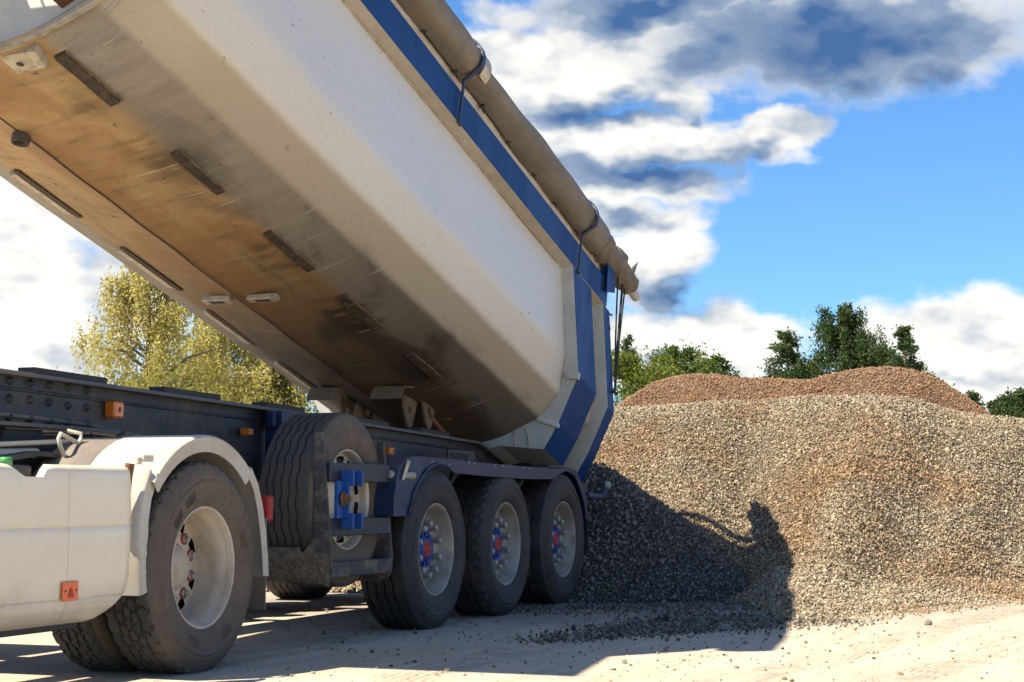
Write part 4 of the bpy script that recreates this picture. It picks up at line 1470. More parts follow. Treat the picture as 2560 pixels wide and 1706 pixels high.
# ------------------------------------------------------------------ chassis
TOPX = [3.6, 6.87, 9.62, 10.91, 12.03, 13.2, 13.32, 13.94, 14.05]
TOPZ = [1.52, 1.485, 1.425, 1.385, 1.352, 1.315, 1.295, 1.125, 1.095]
BOTX = [3.6, 7.7, 8.1, 8.6, 9.2, 13.2, 13.9, 14.05]
BOTZ = [1.24, 1.205, 1.19, 1.10, .95, .93, .90, .895]
xs_ = sorted(set(TOPX + BOTX + [5, 6, 7.4, 7.9, 8.35, 8.9, 10.2, 11.5, 12.6]))
for yb, s in ((5.20, 1), (6.14, -1)):
    y_out = yb
    ya, yc = (5.20, 5.345) if s == 1 else (5.995, 6.14)
    yw = (ya + yc) / 2
    b = MB()
    V = []
    for x in xs_:
        zt, zb = np.interp(x, TOPX, TOPZ), np.interp(x, BOTX, BOTZ)
        V += [(x, yw - .008, zt - .02), (x, yw + .008, zt - .02), (x, yw + .008, zb + .018), (x, yw - .008, zb + .018)]
    b.add(V, [(4 * i + a, 4 * i + (a + 1) % 4, 4 * i + 4 + (a + 1) % 4, 4 * i + 4 + a) for i in range(len(xs_) - 1) for a in range(4)])
    beam = b.build('chassis_beam', M['chassis'], trailer)
    for nm, zx, zz, up in (('top_flange', TOPX, TOPZ, 1), ('bottom_flange', BOTX, BOTZ, 0)):
        b = MB()
        V = []
        for x in xs_:
            z = np.interp(x, zx, zz)
            lo, hi = (z - .022, z) if up else (z, z + .02)
            V += [(x, ya, hi), (x, yc, hi), (x, yc, lo), (x, ya, lo)]
        b.add(V, [(4 * i + a, 4 * i + (a + 1) % 4, 4 * i + 4 + (a + 1) % 4, 4 * i + 4 + a) for i in range(len(xs_) - 1) for a in range(4)])
        b.build(nm, M['flange'], beam, .003)
    if s == 1:
        # folded seam along the web above the neck
        b = MB()
        b.tube([(5.2, yw - .012, 1.275), (7.0, yw - .012, 1.268), (7.7, yw - .012, 1.245), (8.2, yw - .012, 1.20), (8.7, yw - .012, 1.12)], .013, 6)
        b.build('web_seam', M['flange'], beam)
        b = MB()
        b.tube([(x, yw - .010, float(np.interp(x, TOPX, TOPZ)) - .085) for x in (5.2, 6.9, 8.2, 9.6, 11, 12, 13.0, 13.25)] + [(13.7, yw - .010, 1.06)], .009, 6)
        b.build('web_seam', M['chassis'], beam)
        for z0 in (1.437, 1.347, 1.255):
            for k, x in enumerate((6.70, 6.86, 7.03, 7.195, 7.355, 7.515, 7.69)):
                b = MB()
                p = (x + rng.normal(0, .004), yw - .008, z0 - (x - 7.03) * .017 + rng.normal(0, .002))
                b.lathe([(0, .024), (-.005, .023), (-.005, .014), (-.020, .013), (-.022, 0)], p, 10)
                b.build('bolt', M['chassis'], beam)
        for (x0, x1) in ((7.18, 7.82), (8.39, 9.02), (9.59, 10.12), (10.75, 11.46), (12.05, 12.62)):
            z0, z1 = np.interp(x0, TOPX, TOPZ), np.interp(x1, TOPX, TOPZ)
            b = MB()
            V = [(x, y, z + dz) for x, z in ((x0, z0), (x1, z1)) for y in (5.225, 5.33) for dz in (.001, .035)]
            b.add(V, [(0, 1, 3, 2), (4, 6, 7, 5), (0, 4, 5, 1), (2, 3, 7, 6), (0, 2, 6, 4), (1, 5, 7, 3)])
            b.build('rest_pad', M['dark'], beam, .005)
for x in (4.6, 7.9, 9.6, 11.1, 12.4, 13.6):
    b = MB()
    z = float(np.interp(x, TOPX, TOPZ)) - .06
    b.box((x - .05, 5.27, z - .20), (x + .05, 6.07, z), 0, .01)
    b.build('cross_member', M['dark'], trailer)
# upright plate at the neck, bolted side plate with slotted holes
b = MB()
b.box((9.60, 5.12, 1.02), (9.66, 5.24, 1.405), 0, .004)
b.box((9.54, 5.15, 1.30), (9.92, 5.20, 1.40), 0, .004)
b.build('neck_plate', M['navy'], trailer)
b = MB()
b.box((12.05, 5.00, 1.085), (12.60, 5.012, 1.215))
o = b.build('hole_plate', M['chassis'], trailer)
for k in range(4):
    q = MB()
    q.lathe([(-.004, .028), (-.006, .022), (.001, .021), (.002, 0)], (12.13 + .095 * k, 5.0, 1.175 - .004 * k), 12)
    q.build('plate_hole', M['dark'], o)
for (x, z, hx, hz) in ((7.89, 1.33, .045, .045), (9.34, 1.26, .028, .024), (11.45, 1.192, .036, .030)):
    b = MB()
    b.box((x - hx, 5.19, z - hz), (x + hx, 5.262, z + hz), 0, .010)
    lamp = b.build('marker_lamp', M['orange'], trailer)
    b = MB()
    b.box((x - hx * .16, 5.185, z - hz * .3), (x + hx * .16, 5.1895, z + hz * .3))
    b.build('lamp_screw', M['orange_dark'], lamp)


# ------------------------------------------------------------------ axles, wheels, mudguards
W_Y = 4.386
AX = (10.44, 11.75, 13.06)
wheels = []
for i, x in enumerate(AX):
    w = trailer_wheel(trailer, (x, W_Y, .515), i == 1)
    wheels.append(w)
    copy_tree(w, trailer, (2 * x, 2 * MID, 0), math.pi)
    b = MB()
    b.tube([(x, W_Y + .16, .515), (x, 2 * MID - W_Y - .16, .515)], .065, 14)
    b.build('axle', M['dark'], trailer)
    for y in (5.12, 6.22):
        b = MB()
        b.prism([(x - .55, .80), (x - .35, .95), (x - .22, .95), (x - .30, .62), (x - .42, .48), (x - .52, .52)], 'y', y, y + .1)
        b.prism([(x - .45, .50), (x + .05, .40), (x + .35, .52), (x + .35, .60), (x + .05, .52), (x - .42, .60)], 'y', y + .02, y + .08)
        b.build('suspension_arm', M['dark'], trailer)
        b = MB()
        b.lathe([(0, .0), (0, .10), (.06, .13), (.12, .11), (.16, .13), (.24, .12), (.30, .09), (.30, 0)], (0, 0, 0), 20)
        b.v = [(x + .30 + px, y + .05 + pz, .60 + py) for (px, py, pz) in b.v]
        b.build('air_bag', M['black'], trailer)


def mudguards():
    for far in (False, True):
        fy = (lambda y: 2 * MID - y) if far else (lambda y: y)
        c1, c3 = (10.44, .515), (13.06, .515)
        pairs = [((9.70, .74), (9.935, .74)), ((9.71, .85), (9.955, .80))]
        for a in (150, 138, 126, 114, 102):
            q = (c1[0] + .562 * math.cos(R(a)), c1[1] + .562 * math.sin(R(a)))
            top = {150: (9.735, .95), 138: (9.78, 1.04), 126: (9.88, 1.10), 114: (10.02, 1.118), 102: (10.22, 1.118)}[a]
            pairs.append((top, q))
        pairs += [((10.42, 1.116), (10.44, 1.080)), ((10.56, 1.112), (10.60, 1.055)), ((10.68, 1.108), (10.70, 1.02)), ((11.2, 1.098), (11.2, 1.005)), ((11.83, 1.088), (11.83, .995)),
                  ((12.3, 1.080), (12.3, .990)), ((12.75, 1.072), (12.75, .995)), ((12.95, 1.085), (12.95, 1.045)), ((13.12, 1.095), (13.10, 1.062)),
                  ((13.30, 1.07), (13.28, 1.03)), ((13.46, .985), (13.42, .945)), ((13.58, .85), (13.53, .81)), ((13.65, .68), (13.60, .66))]
        b = MB()
        V = []
        for k, (tp, bt) in enumerate(pairs):
            wob = .004 * math.sin(k * 2.7)
            V += [(bt[0], fy(W_Y + .010 + wob), bt[1]), (tp[0], fy(W_Y + .004 + wob), tp[1]), (tp[0], fy(4.86), tp[1] + .01)]
        b.add(V, [(3 * i + j, 3 * i + 3 + j, 3 * i + 4 + j, 3 * i + 1 + j) for i in range(len(pairs) - 1) for j in range(2)])
        o = b.build('mudguard', M['navy'], trailer)
        md = o.modifiers.new('sheet', 'SOLIDIFY'); md.thickness = .010
        if not far:
            b = MB()
            b.tube([(p[1][0], W_Y + .002, p[1][1]) for p in pairs[:9]], .010, 6)
            b.build('mudguard_bead', M['navy'], o)
            for (x, z) in ((10.30, 1.105), (10.47, 1.095), (10.60, 1.09), (10.95, 1.106), (11.05, 1.104), (11.45, 1.097), (11.62, 1.094), (11.75, 1.092), (12.05, 1.087), (12.18, 1.083)):
                q = MB()
                q.lathe([(-.004, .009), (-.008, .006), (-.009, 0)], (x, W_Y + .006, z - .015), 8)
                q.build('rivet', M['chrome'], o)
            for x in (11.02, 12.42):
                q = MB()
                q.tube([(x, 4.52, 1.07), (x - .06, 4.52, .98), (x - .16, 4.55, .88)], .020, 8)
                q.build('mudguard_stay', M['dark'], o)
            q = MB()
            q.prism([(9.80, .965), (9.84, .97), (9.93, 1.085), (9.885, 1.09)], 'y', W_Y - .010, W_Y - .002)
            q.build('strap_iron', M['bare'], o)
    for y0 in (4.42, 6.52):
        b = MB()
        b.box((13.70, y0, .26), (13.715, y0 + .40, .95))
        b.build('mud_flap', M['black'], trailer)


mudguards()
# pale side tube with punched strap, rear step tube with round marker
b = MB()
b.tube([(9.72, 4.44, 1.00), (10.02, 4.40, .995)], .026, 14)
t_ = b.build('guard_tube', M['pale_pipe'], trailer)
b = MB()
b.box((9.83, 4.425, .845), (9.875, 4.435, .97))
b.build('strap_iron', M['bare'], t_)
b = MB()
b.tube([(13.62, 4.40, .865), (13.95, 4.39, .85), (14.02, 4.385, .86), (14.05, 4.38, .895), (14.07, 4.38, .945)], .026, 12)
t_ = b.build('step_tube', M['navy'], trailer)
b = MB()
b.lathe([(0, .034), (-.03, .034), (-.035, .028), (-.036, 0)], (14.075, 4.37, .955), 16)
b.build('marker', M['pale_pipe'], t_)
b = MB()
b.box((13.58, 4.42, .80), (13.70, 4.52, .97), 0, .008)
b.build('tube_mount', M['dark'], trailer)
b = MB()
b.tube([(14.10, 4.90, 1.06), (14.10, 6.44, 1.06)], .075, 18)
b.build('hinge_tube', M['navy'], trailer)
b = MB()
b.box((14.0, 5.0, .62), (14.12, 6.34, .78), 0, .01)
b.build('rear_bumper', M['dark'], trailer)
b = MB()
b.box((10.0, 5.42, .78), (13.3, 5.92, .98), 0, .02)
b.build('air_tank_tray', M['dark'], trailer)


# ------------------------------------------------------------------ spare wheel and carrier
def spare():
    c = (9.37, 4.515, .845)
    b = MB()
    b.lathe(RIMLIP + [(.055, .283), (.075, .278), (.090, .274)], c, 64)
    disc_with_holes(b, c, .070, .10, .276, 10, .196, .262, .72, 12, .012)
    b.lathe([(.12, .26), (.22, .25), (.22, .10)], c, 40)
    rim = b.build('spare_wheel', M['alloy'], trailer)
    for k in range(10):
        a = 2 * math.pi * (k + .5) / 10
        q = MB()
        q.lathe([(-.002, .022), (-.003, .014), (.003, .013), (.004, 0)], (c[0] + .1675 * math.cos(a), c[1] + .078, c[2] + .1675 * math.sin(a)), 10)
        q.build('stud_hole', M['dark'], rim)
    tyre_mesh('tyre', c, .385, None, 'spare').build('tyre', [M['rubber_dusty'], M['rubber_tread']], rim)
    # two cradle plates across the wheel
    def arc(y0, z0, y1, z1, bulge, k=5):
        out = []
        for i in range(1, k):
            u = i / k
            out.append((y0 + (y1 - y0) * u, z0 + (z1 - z0) * u - bulge * math.sin(math.pi * u)))
        return out
    front = [(4.475, 1.235), (4.525, 1.235), (4.525, .62)] + arc(4.525, .62, 4.60, .53, -.0, 3) + [(4.605, .525), (4.62, .57), (4.85, .57), (4.86, .51), (4.86, .395), (4.80, .385), (4.73, .365), (4.48, .36), (4.425, .39), (4.405, .43), (4.408, .52)]
    b = MB()
    b.prism(front, 'x', 8.885, 8.905)
    b.build('cradle_plate', M['carrier'], trailer, .004)
    rear = [(4.48, 1.205), (4.525, 1.205), (4.52, .75), (4.535, .56), (4.60, .47), (4.86, .42), (4.86, .34), (4.51, .335), (4.45, .36), (4.425, .40), (4.418, .49)]
    b = MB()
    b.prism(rear, 'x', 9.74, 9.765)
    b.build('cradle_plate', M['carrier'], trailer, .004)
    b = MB()
    b.box((8.905, 4.418, .395), (9.74, 4.47, .482), 0, .006)
    b.box((8.905, 4.47, .395), (9.74, 4.86, .415), 0, .004)
    b.build('cradle_tray', M['carrier'], trailer)
    # caked dirt on the tray front, a few folded lumps
    b = MB()
    b.lathe([(0, .0), (-.02, .07), (-.012, .10), (0, .115)], (0, 0, 0), 18)
    b.v = [(8.885 + py * .6, 4.60 + px, .385 + max(pz, 0) * .7) for (px, py, pz) in b.v]
    b.build('caked_mud', M['mud'], trailer)
    b = MB()
    V, ny_, nz_ = [], 26, 12
    for i in range(ny_ + 1):
        for j in range(nz_ + 1):
            y, z = 4.42 + .43 * i / ny_, .372 + .17 * j / nz_ - (.03 * (1 - min(1, i / 4)) if j == 0 else 0)
            edge_ = min(1, i / 3, (ny_ - i) / 3, j / 2, (nz_ - j) / 2)
            V.append((8.886 - (.004 + .016 * rng.random()) * edge_, y, z))
    b.add(V, [(i * (nz_ + 1) + j, i * (nz_ + 1) + j + 1, (i + 1) * (nz_ + 1) + j + 1, (i + 1) * (nz_ + 1) + j) for i in range(ny_) for j in range(nz_)])
    b.build('caked_mud', M['mud'], trailer)
    for (z0, z1) in ((.948, 1.06), (.632, .735)):
        b = MB()
        b.box((8.905, 4.432, z0), (9.74, 4.462, z1), 0, .004)
        b.build('carrier_bar', M['carrier_bar'], trailer)
    b = MB()
    b.box((8.955, 4.405, .735), (9.045, 4.43, .955), 0, .004)
    b.box((9.03, 4.372, .74), (9.05, 4.43, .95), 0, .002)
    for z0 in (.925, .675):
        b.box((9.046, 4.352, z0), (9.066, 4.432, z0 + .09), 0, .002)
        b.box((9.168, 4.352, z0), (9.188, 4.432, z0 + .09), 0, .002)
    clamp = b.build('wheel_clamp', M['clamp_blue'], trailer)
    b = MB()
    b.tube([(9.0, 4.42, .85), (9.0, 4.345, .85)], .016, 10)
    hexnut((9.0, 4.392, .85), .032, .030, b)
    b.build('clamp_bolt', M['rust'], clamp)
    # arms to the chassis
    for x in (8.95, 9.70):
        b = MB()
        b.box((x - .03, 4.80, .42), (x + .03, 5.27, .50), 0, .006)
        b.box((x - .03, 5.19, .50), (x + .03, 5.27, 1.0), 0, .006)
        b.build('carrier_arm', M['dark'], trailer)


spare()

# ------------------------------------------------------------------ tractor unit
tractor = empty('tractor_unit', (7.48, MID, 0))
tag(tractor, 'cream coloured tractor unit with side skirt and dusty double rear wheel', 'truck')
DW = (7.48, W_Y, .515)


def drive_wheel():
    c = DW
    b = MB()
    b.lathe(RIMLIP + [(.052, .286), (.072, .279), (.088, .266), (.120, .262), (.175, .259), (.215, .253), (.225, .250)], c, 80)
    disc_with_holes(b, c, .200, .11, .252, 8, .186, .244, .58, 12, .020)
    rim = b.build('wheel', M['rim_white'], tractor)
    tyre_mesh('tyre', c, .315, None, 'drive', seg=288).build('tyre', [M['rubber_dusty'], M['rubber_tread']], rim)
    q = MB()
    for a0 in (118, 140, 250, 300, 20):
        for k in range(6):
            a, r0, r1 = R(a0), .352 + .009 * k, .356 + .009 * k
            da = R(7.5)
            v = []
            for yy in (c[1] - .002, c[1] + .004):
                for (aa, rr) in ((a - da, r0), (a + da, r0), (a + da, r1), (a - da, r1)):
                    v.append((c[0] + rr * math.cos(aa), yy + (.006 if rr < .365 else .002 if rr < .38 else 0), c[2] + rr * math.sin(aa)))
            q.add(v, [(0, 1, 2, 3), (0, 4, 5, 1), (1, 5, 6, 2), (2, 6, 7, 3), (3, 7, 4, 0)])
    q.build('sidewall_marks', M['rubber_dusty'], rim)['kind'] = 'stuff'
    q = MB()
    q.lathe([(.26, .26), (.28, .24), (.28, .10)], c, 40)
    q.build('hole_backing', M['dark'], rim)  # dark backing added so the hand holes read dark
    q = MB()
    q.lathe([(.24, .118), (.195, .116), (.185, .10), (.16, .085), (.155, 0)], c, 36)
    q.build('hub', M['rim_white'], rim)
    for k in range(10):
        a = 2 * math.pi * (k + .5) / 10
        p = (c[0] + .1675 * math.cos(a), c[1] + .203, c[2] + .1675 * math.sin(a))
        q = hexnut(p, .017, .030)
        nut = q.build('wheel_nut', M['chrome'], rim)
        q = MB()
        q.lathe([(0, .030), (-.005, .030), (-.005, .024), (0, .024)], p, 14)
        q.build('nut_ring', M['red'], rim)
    # inner twin
    b = MB()
    c2 = (c[0], c[1] + .345, c[2])
    b.lathe(RIMLIP + [(.2, .27), (.2, .12)], c2, 48)
    rim2 = b.build('wheel', M['rim_white'], tractor)
    tyre_mesh('tyre', c2, .315, None, 'drive', seg=288).build('tyre', [M['rubber_dusty'], M['rubber_tread']], rim2)
    for w in (rim, rim2):
        copy_tree(w, tractor, (2 * c[0], 2 * MID, 0), math.pi)


drive_wheel()
b = MB()
b.tube([(7.48, 4.75, .515), (7.48, 6.6, .515)], .09, 14)
b.lathe([(-.2, .0), (-.2, .12), (-.1, .22), (.1, .22), (.2, .12), (.2, 0)], (7.48, MID, .515), 24)
b.build('axle', M['dark'], tractor)
for y in (5.28, 5.98):
    b = MB()
    b.box((3.6, y, .78), (8.25, y + .08, 1.02), 0, .008)
    b.build('frame_rail', M['dark'], tractor)
b = MB()
b.prism([(6.55, 1.03), (6.75, 1.12), (7.55, 1.12), (7.9, 1.03), (7.6, .99), (6.8, .99)], 'y', 5.22, 6.12)
b.prism([(6.95, 1.12), (7.3, 1.12), (7.28, 1.20), (6.97, 1.20)], 'y', 5.24, 5.45)
b.build('fifth_wheel', M['dark'], tractor, .008)
b = MB()
b.prism([(6.7, 1.055), (6.95, 1.085), (7.40, 1.07), (7.36, 1.05), (6.95, 1.06), (6.7, 1.03)], 'y', 5.02, 5.2)
b.build('ramp_plate', M['chassis'], tractor)
b = MB()
b.tube([(6.6, 5.1, 1.105), (7.30, 5.1, 1.142)], .013, 8)
b.tube([(6.6, 5.12, 1.065), (7.06, 5.12, 1.08)], .024, 8)
b.build('release_bar', M['hose'], tractor)
b = MB()
b.tube([(7.13, 5.0, 1.06), (7.09, 5.0, 1.11), (7.075, 5.0, 1.15), (7.09, 5.0, 1.172), (7.13, 5.0, 1.162), (7.24, 5.0, 1.13), (7.26, 5.0, 1.15), (7.262, 5.0, 1.178), (7.23, 5.06, 1.192)], .011, 8)
b.build('air_hose', M['hose'], tractor)
b = MB()
b.tube([(7.42, 5.05, 1.18), (7.50, 5.05, 1.135), (7.60, 5.05, 1.15), (7.72, 5.05, 1.20)], .010, 8)
b.build('air_hose', M['black'], tractor)


def skirt():
    """cream side skirt in two panels with a fine joint between them"""
    zs = [1.005, 1.000, .985, .965, .90, .80, .742, .735, .728, .70, .60, .50, .428, .420, .412, .38, .35, .325, .312]
    ys = [4.442, 4.418, 4.404, 4.400, 4.398, 4.397, 4.398, 4.404, 4.399, 4.397, 4.397, 4.399, 4.401, 4.408, 4.405, 4.412, 4.424, 4.440, 4.462]
    def xend(z):
        if z > .50:
            return 6.815 + .012 * (1 - abs(z - .75) / .25)
        u = (.50 - z) / .19
        return 6.822 - .26 * u ** 2.1
    def panel(x0, fx, cut=None):
        V = []
        cols = 14 if cut is None else 90
        for z, y in zip(zs, ys):
            x1 = fx(z)
            for i in range(cols + 1):
                x = x0 + (x1 - x0) * i / cols
                # turn the rear edge inwards a little
                e = max(0, 1 - (x1 - x) / .03) if fx is xend else 0
                zz = z
                if cut:
                    a, bb, dep = cut
                    s = min(1, max(0, (x - a) / .09)) * (1 - max(0, 1 - max(0, bb - x) / .035) ** 3)
                    zz = min(z, 1.005 - dep * s) if z > 1.005 - dep - .02 else z
                V.append((x, y + .02 * e * e, zz))
        n = cols + 1
        F = [(i * n + j, (i + 1) * n + j, (i + 1) * n + j + 1, i * n + j + 1) for i in range(len(zs) - 1) for j in range(cols)]
        m = MB()
        m.add(V, F, 0, True)
        return m
    a = panel(4.0, lambda z: 6.3085 - .02 * max(0, .42 - z), (5.90, 6.16, .055))
    # finer columns round the filler recess
    o1 = a.build('side_skirt', M['cream'], tractor)
    o2 = panel(6.311, xend).build('side_skirt', M['cream'], tractor)
    for o in (o1, o2):
        md = o.modifiers.new('sheet', 'SOLIDIFY'); md.thickness = .012; md.offset = -1
        md = o.modifiers.new('edges', 'EDGE_SPLIT'); md.split_angle = R(38)
    b = MB()
    b.box((4.0, 4.55, .36), (6.5, 5.15, .93), 0, .05)
    b.build('fuel_tank', M['black'], tractor)
    b = MB()
    b.box((5.96, 4.46, .93), (6.13, 4.60, 1.0), 0, .01)
    b.build('filler_box', M['black'], tractor)
    b = MB()
    b.box((4.0, 4.47, .285), (6.5, 4.52, .33), 0, .005)
    b.build('skirt_frame', M['dark'], tractor)
    b = MB()
    b.lathe([(0, 0), (0, .028), (.032, .026), (.036, .022), (.036, 0)], (0, 0, 0), 18)
    b.v = [(5.945 + x, 4.46 + z, .995 + y) for (x, y, z) in b.v]
    cap = b.build('filler_cap', M['green'], tractor)
    b = MB()
    b.lathe([(0, .022), (-.07, .022)], (0, 0, 0), 14)
    b.v = [(5.945 + x, 4.46 + z, .995 + y) for (x, y, z) in b.v]
    b.build('filler_neck', M['hose'], cap)
    # orange side reflector with its two screws and a darker moulded wedge
    b = MB()
    b.box((6.262, 4.386, .418), (6.378, 4.396, .500), 0, .003)
    r = b.build('side_reflector', M['reflector'], tractor)
    b = MB()
    b.prism([(6.300, .432), (6.342, .432), (6.332, .460), (6.326, .474), (6.316, .474), (6.310, .460)], 'y', 4.3835, 4.3855)
    b.build('reflector_wedge', M['orange_dark'], r)
    for x in (6.283, 6.360):
        b = MB()
        b.lathe([(0, .006), (-.003, .005), (-.004, 0)], (x, 4.3858, .462), 8)
        b.build('screw', M['orange_dark'], r)


skirt()


def fender():
    """three-piece wheel cover"""
    cx, cz = DW[0], DW[2]
    def shell(name, path, y0, y1, lip, mat, lipmat=None):
        b = MB()
        V = []
        for (x, z) in path:
            d = Vector((cx - x, cz - z)).normalized()
            V += [(x + d.x * lip, y0 + .012, z + d.y * lip), (x + d.x * .012, y0, z + d.y * .012), (x, y0 + .014, z), (x, y1, z)]
        n = len(path)
        b.add(V, [(4 * i + j, 4 * i + 4 + j, 4 * i + 5 + j, 4 * i + 1 + j) for i in range(n - 1) for j in range(3)], 0, True)
        o = b.build(name, mat, tractor)
        md = o.modifiers.new('shell', 'SOLIDIFY'); md.thickness = .008
        md = o.modifiers.new('edges', 'EDGE_SPLIT'); md.split_angle = R(50)
        return o
    def arc(a0, a1, r0, r1, k=12):
        out = []
        for i in range(k + 1):
            u = i / k
            a = R(a0 + (a1 - a0) * u)
            r = r0 + (r1 - r0) * u
            out.append((cx + r * math.cos(a), cz + r * math.sin(a)))
        return out
    top = arc(140, 46, .66, .655, 18)
    shell('fender_top', top, 4.395, 4.80, .085, M['fender'])
    shell('fender_inner', arc(148, 40, .655, .65, 16), 4.80, 5.10, .01, M['fender_grey'])
    front = [(6.915, .405), (6.895, .52), (6.885, .66), (6.895, .80), (6.925, .91), (6.975, 1.005)]
    shell('fender_front', front, 4.415, 4.80, .105, M['fender'])
    rear = [(7.945, 1.02), (8.02, .93), (8.07, .82), (8.11, .68), (8.135, .55), (8.145, .44)]
    shell('fender_rear', rear, 4.405, 4.80, .05, M['fender'])
    # clips where the pieces meet
    b = MB()
    b.box((6.90, 4.40, 1.028), (6.985, 4.43, 1.062), 0, .004)
    b.box((6.865, 4.41, 1.015), (6.90, 4.43, 1.05), 0, .004)
    b.build('fender_clip', M['hose'], tractor)
    b = MB()
    b.tube([(6.86, 4.45, 1.02), (6.855, 4.46, .95), (6.85, 4.48, .70)], .022, 8)
    b.build('fender_stay', M['rust'], tractor)
    b = MB()
    b.box((8.27, 4.50, .255), (8.28, 5.10, .75))
    b.build('mud_flap', M['fender_grey'], tractor)
    b = MB()
    b.box((8.30, 4.50, .73), (8.36, 4.85, .87), 0, .01)
    b.build('tail_lamp', M['red'], tractor)
    # far side cover
    b = MB()
    V = []
    for (x, z) in arc(150, 30, .66, .66, 14):
        V += [(x, 6.3, z), (x, 6.95, z)]
    b.add(V, [(2 * i, 2 * i + 2, 2 * i + 3, 2 * i + 1) for i in range(14)], 0, True)
    o = b.build('fender_top', M['fender'], tractor)
    md = o.modifiers.new('shell', 'SOLIDIFY'); md.thickness = .008


fender()


# ------------------------------------------------------------------ trees
def leaves(P, size, mat_, name, parent, up=0.0, lng=1.6):
    n = len(P)
    a = rng.normal(0, 1, (n, 3))
    if up:
        a[:, 2] -= up
    a /= np.linalg.norm(a, axis=1)[:, None]
    b = np.cross(a, rng.normal(0, 1, (n, 3)))
    b /= np.linalg.norm(b, axis=1)[:, None] + 1e-9
    s = size * rng.uniform(.6, 1.35, n)[:, None]
    V = np.stack([P - a * s * lng * .5, P + b * s * .5, P + a * s * lng * .5, P - b * s * .5], 1).reshape(-1, 3)
    F = np.arange(4 * n).reshape(-1, 4)
    me = bpy.data.meshes.new(name)
    me.vertices.add(4 * n)
    me.vertices.foreach_set('co', V.astype(np.float32).ravel())
    me.loops.add(4 * n)
    me.loops.foreach_set('vertex_index', F.ravel().astype(np.int32))
    me.polygons.add(n)
    me.polygons.foreach_set('loop_start', (np.arange(n) * 4).astype(np.int32))
    me.polygons.foreach_set('loop_total', np.full(n, 4, np.int32))
    me.update(calc_edges=True)
    me.materials.append(mat_)
    o = bpy.data.objects.new(name, me)
    col.objects.link(o)
    attach(o, parent)
    return o


def tree(name, label, px, d, top_y, width_px, leafmat, kind, n=14000, size=.16, lean=0.0, base_frac=.12):
    x, y = pos(px, d)
    h = (CAM_H + d * tan_el(top_y)) * (1.2 if kind != 'sapling' else 1.2)
    w = width_px / 4268.3 * d
    root = empty(name, (x, y, 0))
    tag(root, label, 'tree', 'trees round the yard')
    org = np.array([x, y, 0.0])
    # trunk and limbs
    b = MB()
    K = 7
    tr = [(x + lean * h * (k / K) ** 2 + rng.normal(0, .02 * h / 8), y + rng.normal(0, .02 * h / 8), h * (.80 if kind != 'sapling' else .79) * k / K) for k in range(K + 1)]
    top_u = .80 if kind != 'sapling' else .86
    r0 = .017 * h + .02
    b.tube(tr, [r0 * (1 - .97 * k / K) + .004 for k in range(K + 1)], 8)
    limbs = []
    nl = {'birch': 44, 'round': 30, 'sapling': 36}[kind]
    for i in range(nl):
        u = base_frac + .04 + (.985 - base_frac - .04) * ((i + rng.random()) / nl) ** .85
        k = int(u * K)
        p = np.array(tr[k]) + (np.array(tr[min(k + 1, K)]) - np.array(tr[k])) * (u * K - k)
        a = rng.uniform(0, 6.28)
        if kind == 'round':
            prof = math.sin(math.pi * min(1, (u - base_frac) / (1 - base_frac) * .86 + .14)) ** .6
        elif kind == 'birch':
            v = (u - base_frac) / (1 - base_frac)
            prof = (1 - v) ** .62 * min(1, .35 + v * 4) * 1.02 + .05
        else:
            v = (u - base_frac) / (1 - base_frac)
            prof = (1 - v) ** .9 * min(1, .4 + v * 3) + .06
        L = w * .5 * prof * rng.uniform(.75, 1.12)
        rise = {'round': rng.uniform(.1, .7), 'birch': rng.uniform(.2, .8), 'sapling': rng.uniform(.1, .6)}[kind] * L
        q = p + np.array([math.cos(a) * L, math.sin(a) * L, rise])
        m = (p + q) / 2 + np.array([0, 0, .12 * L])
        b.tube([tuple(p), tuple(m), tuple(q)], [.022 * L + .012, .014 * L + .008, .006], 5, 0, False)
        limbs.append((p, m, q, L))
    b.build('trunk', M['bark'], root)
    P = []
    per = n // nl
    for (p, m, q, L) in limbs:
        if kind == 'birch':
            ns = max(4, per // 13)
            for s in range(ns):
                u = rng.uniform(.25, 1.05)
                st = (1 - u) ** 2 * p + 2 * u * (1 - u) * m + u * u * q + rng.normal(0, .05 * L + .05, 3)
                ln = rng.uniform(.3, 1.0) * min(1.9, .21 * h)
                c = rng.normal(0, .10, 2)
                k = np.linspace(0, 1, 13)
                seg = st + np.stack([c[0] * k * ln, c[1] * k * ln, -ln * k ** 1.25 + .12 * np.sin(k * 2)], -1)
                P.append(seg + rng.normal(0, .05, seg.shape))
        else:
            ncl = max(4, int(7 + L * 2))
            for s in range(ncl):
                u = rng.uniform(.3, 1.1)
                st = (1 - u) ** 2 * p + 2 * u * (1 - u) * m + u * u * q + rng.normal(0, .16 * L + .05, 3)
                k = max(4, per // ncl)
                rr = (.20 * L + .12) * rng.uniform(.6, 1.2)
                P.append(st + rng.normal(0, 1, (k, 3)) * rr * np.array([.6, .6, .42]))
    P = np.concatenate(P)
    P = P[P[:, 2] > .25]
    leaves(P, size, leafmat, 'crown', root, .8 if kind == 'birch' else 0.0, 1.9 if kind == 'birch' else 1.5)
    return root


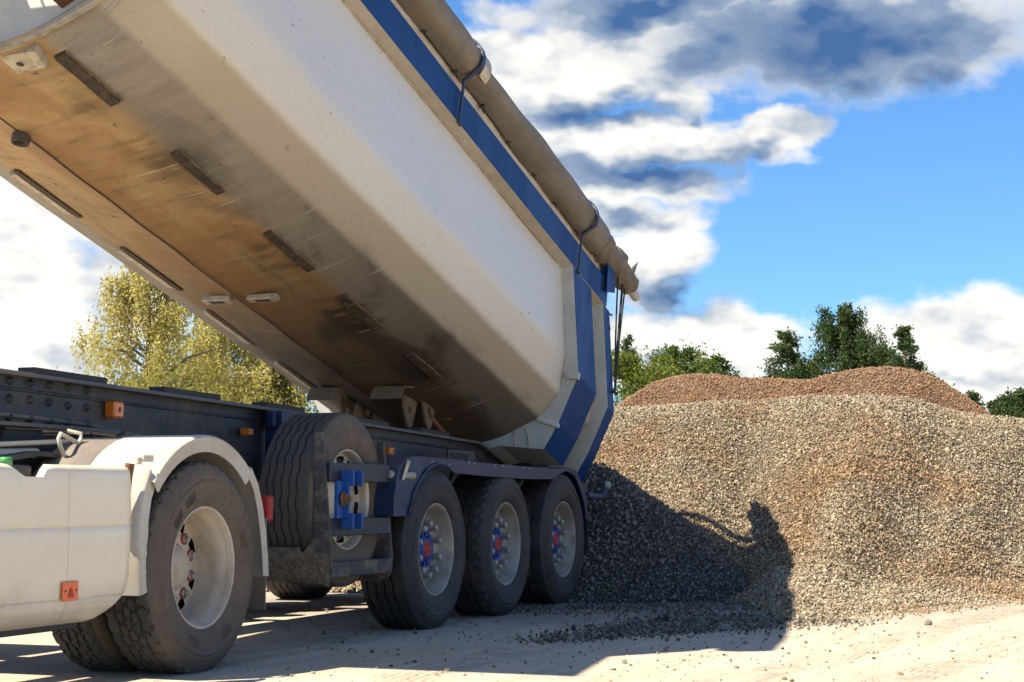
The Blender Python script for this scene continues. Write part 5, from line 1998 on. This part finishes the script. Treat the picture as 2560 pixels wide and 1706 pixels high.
tree('birch_tree', 'tall birch with golden glow in its leaves and hanging twigs, leftmost, seen under the raised body', 365, 46, 590, 500, M['leaf_glow'], 'birch', 26000, 0.054)
tree('birch_tree', 'olive birch with golden glow in its leaves between the tall birch and the spare wheel, under the body', 560, 50, 730, 430, M['leaf_glow'], 'birch', 22000, 0.058)
tree('birch_tree', 'lower olive green tree just above the chassis, under the floor of the body', 660, 52, 850, 360, M['leaf_olive'], 'birch', 26600, 0.061)
tree('leafy_tree', 'round olive shrub behind the chassis at the foot of the glow-tinted birches', 450, 42, 965, 420, M['leaf_olive'], 'round', 9000, 0.064)
tree('leafy_tree', 'bushy green tree right beside the hanging cords of the trailer', 1560, 64, 890, 300, M['leaf_yellow'], 'round', 19200, 0.075)
tree('leafy_tree', 'darker green rounded tree above the left hump of the brown pile', 1690, 66, 868, 230, M['leaf_green'], 'round', 14400, 0.075)
tree('leafy_tree', 'small lone green treetop above the left hump of the brown pile', 1790, 68, 880, 140, M['leaf_green'], 'round', 9600, 0.075)
tree('shrub', 'tiny green shrub top peeping over the middle of the brown pile', 1842, 68, 918, 70, M['leaf_green'], 'round', 2880, 0.075)
tree('sapling', 'thin feathery sapling against the cloud beside the hanging cords', 1572, 70, 812, 140, M['leaf_dark'], 'sapling', 4160, 0.064)
tree('sapling', 'slim pointed tree on the left flank of the big birch', 1972, 72, 800, 250, M['leaf_dark'], 'sapling', 12800, 0.071)
tree('birch_tree', 'big dark green weeping birch, tallest above the brown pile', 2105, 72, 752, 400, M['leaf_dark'], 'birch', 36100, 0.068)
tree('leafy_tree', 'broad green tree joined to the right side of the weeping birch', 2190, 76, 872, 240, M['leaf_green'], 'round', 16000, 0.083)
tree('leafy_tree', 'low yellowish tree between the slim tree and the weeping birch', 2035, 74, 893, 190, M['leaf_yellow'], 'round', 11200, 0.083)
tree('sapling', 'slim dark tree standing right of the weeping birch', 2265, 70, 785, 190, M['leaf_dark'], 'sapling', 10400, 0.071)
tree('shrub', 'tiny shrub top on the right shoulder of the brown pile', 2325, 74, 918, 70, M['leaf_green'], 'round', 2400, 0.075)
tree('leafy_tree', 'small dark tree low at the right, behind the end of the brown pile', 2435, 80, 965, 150, M['leaf_dark'], 'sapling', 7200, 0.083)
tree('leafy_tree', 'dark bushy tree second from the right edge', 2500, 82, 985, 150, M['leaf_dark'], 'round', 9600, 0.090)
tree('leafy_tree', 'dark bushy tree at the right edge of the picture', 2565, 80, 968, 140, M['leaf_dark'], 'round', 9600, 0.090)
tree('leafy_tree', 'dark hedge tree at the far left beyond the chassis', 110, 60, 1020, 320, M['leaf_olive'], 'round', 9600, 0.083)
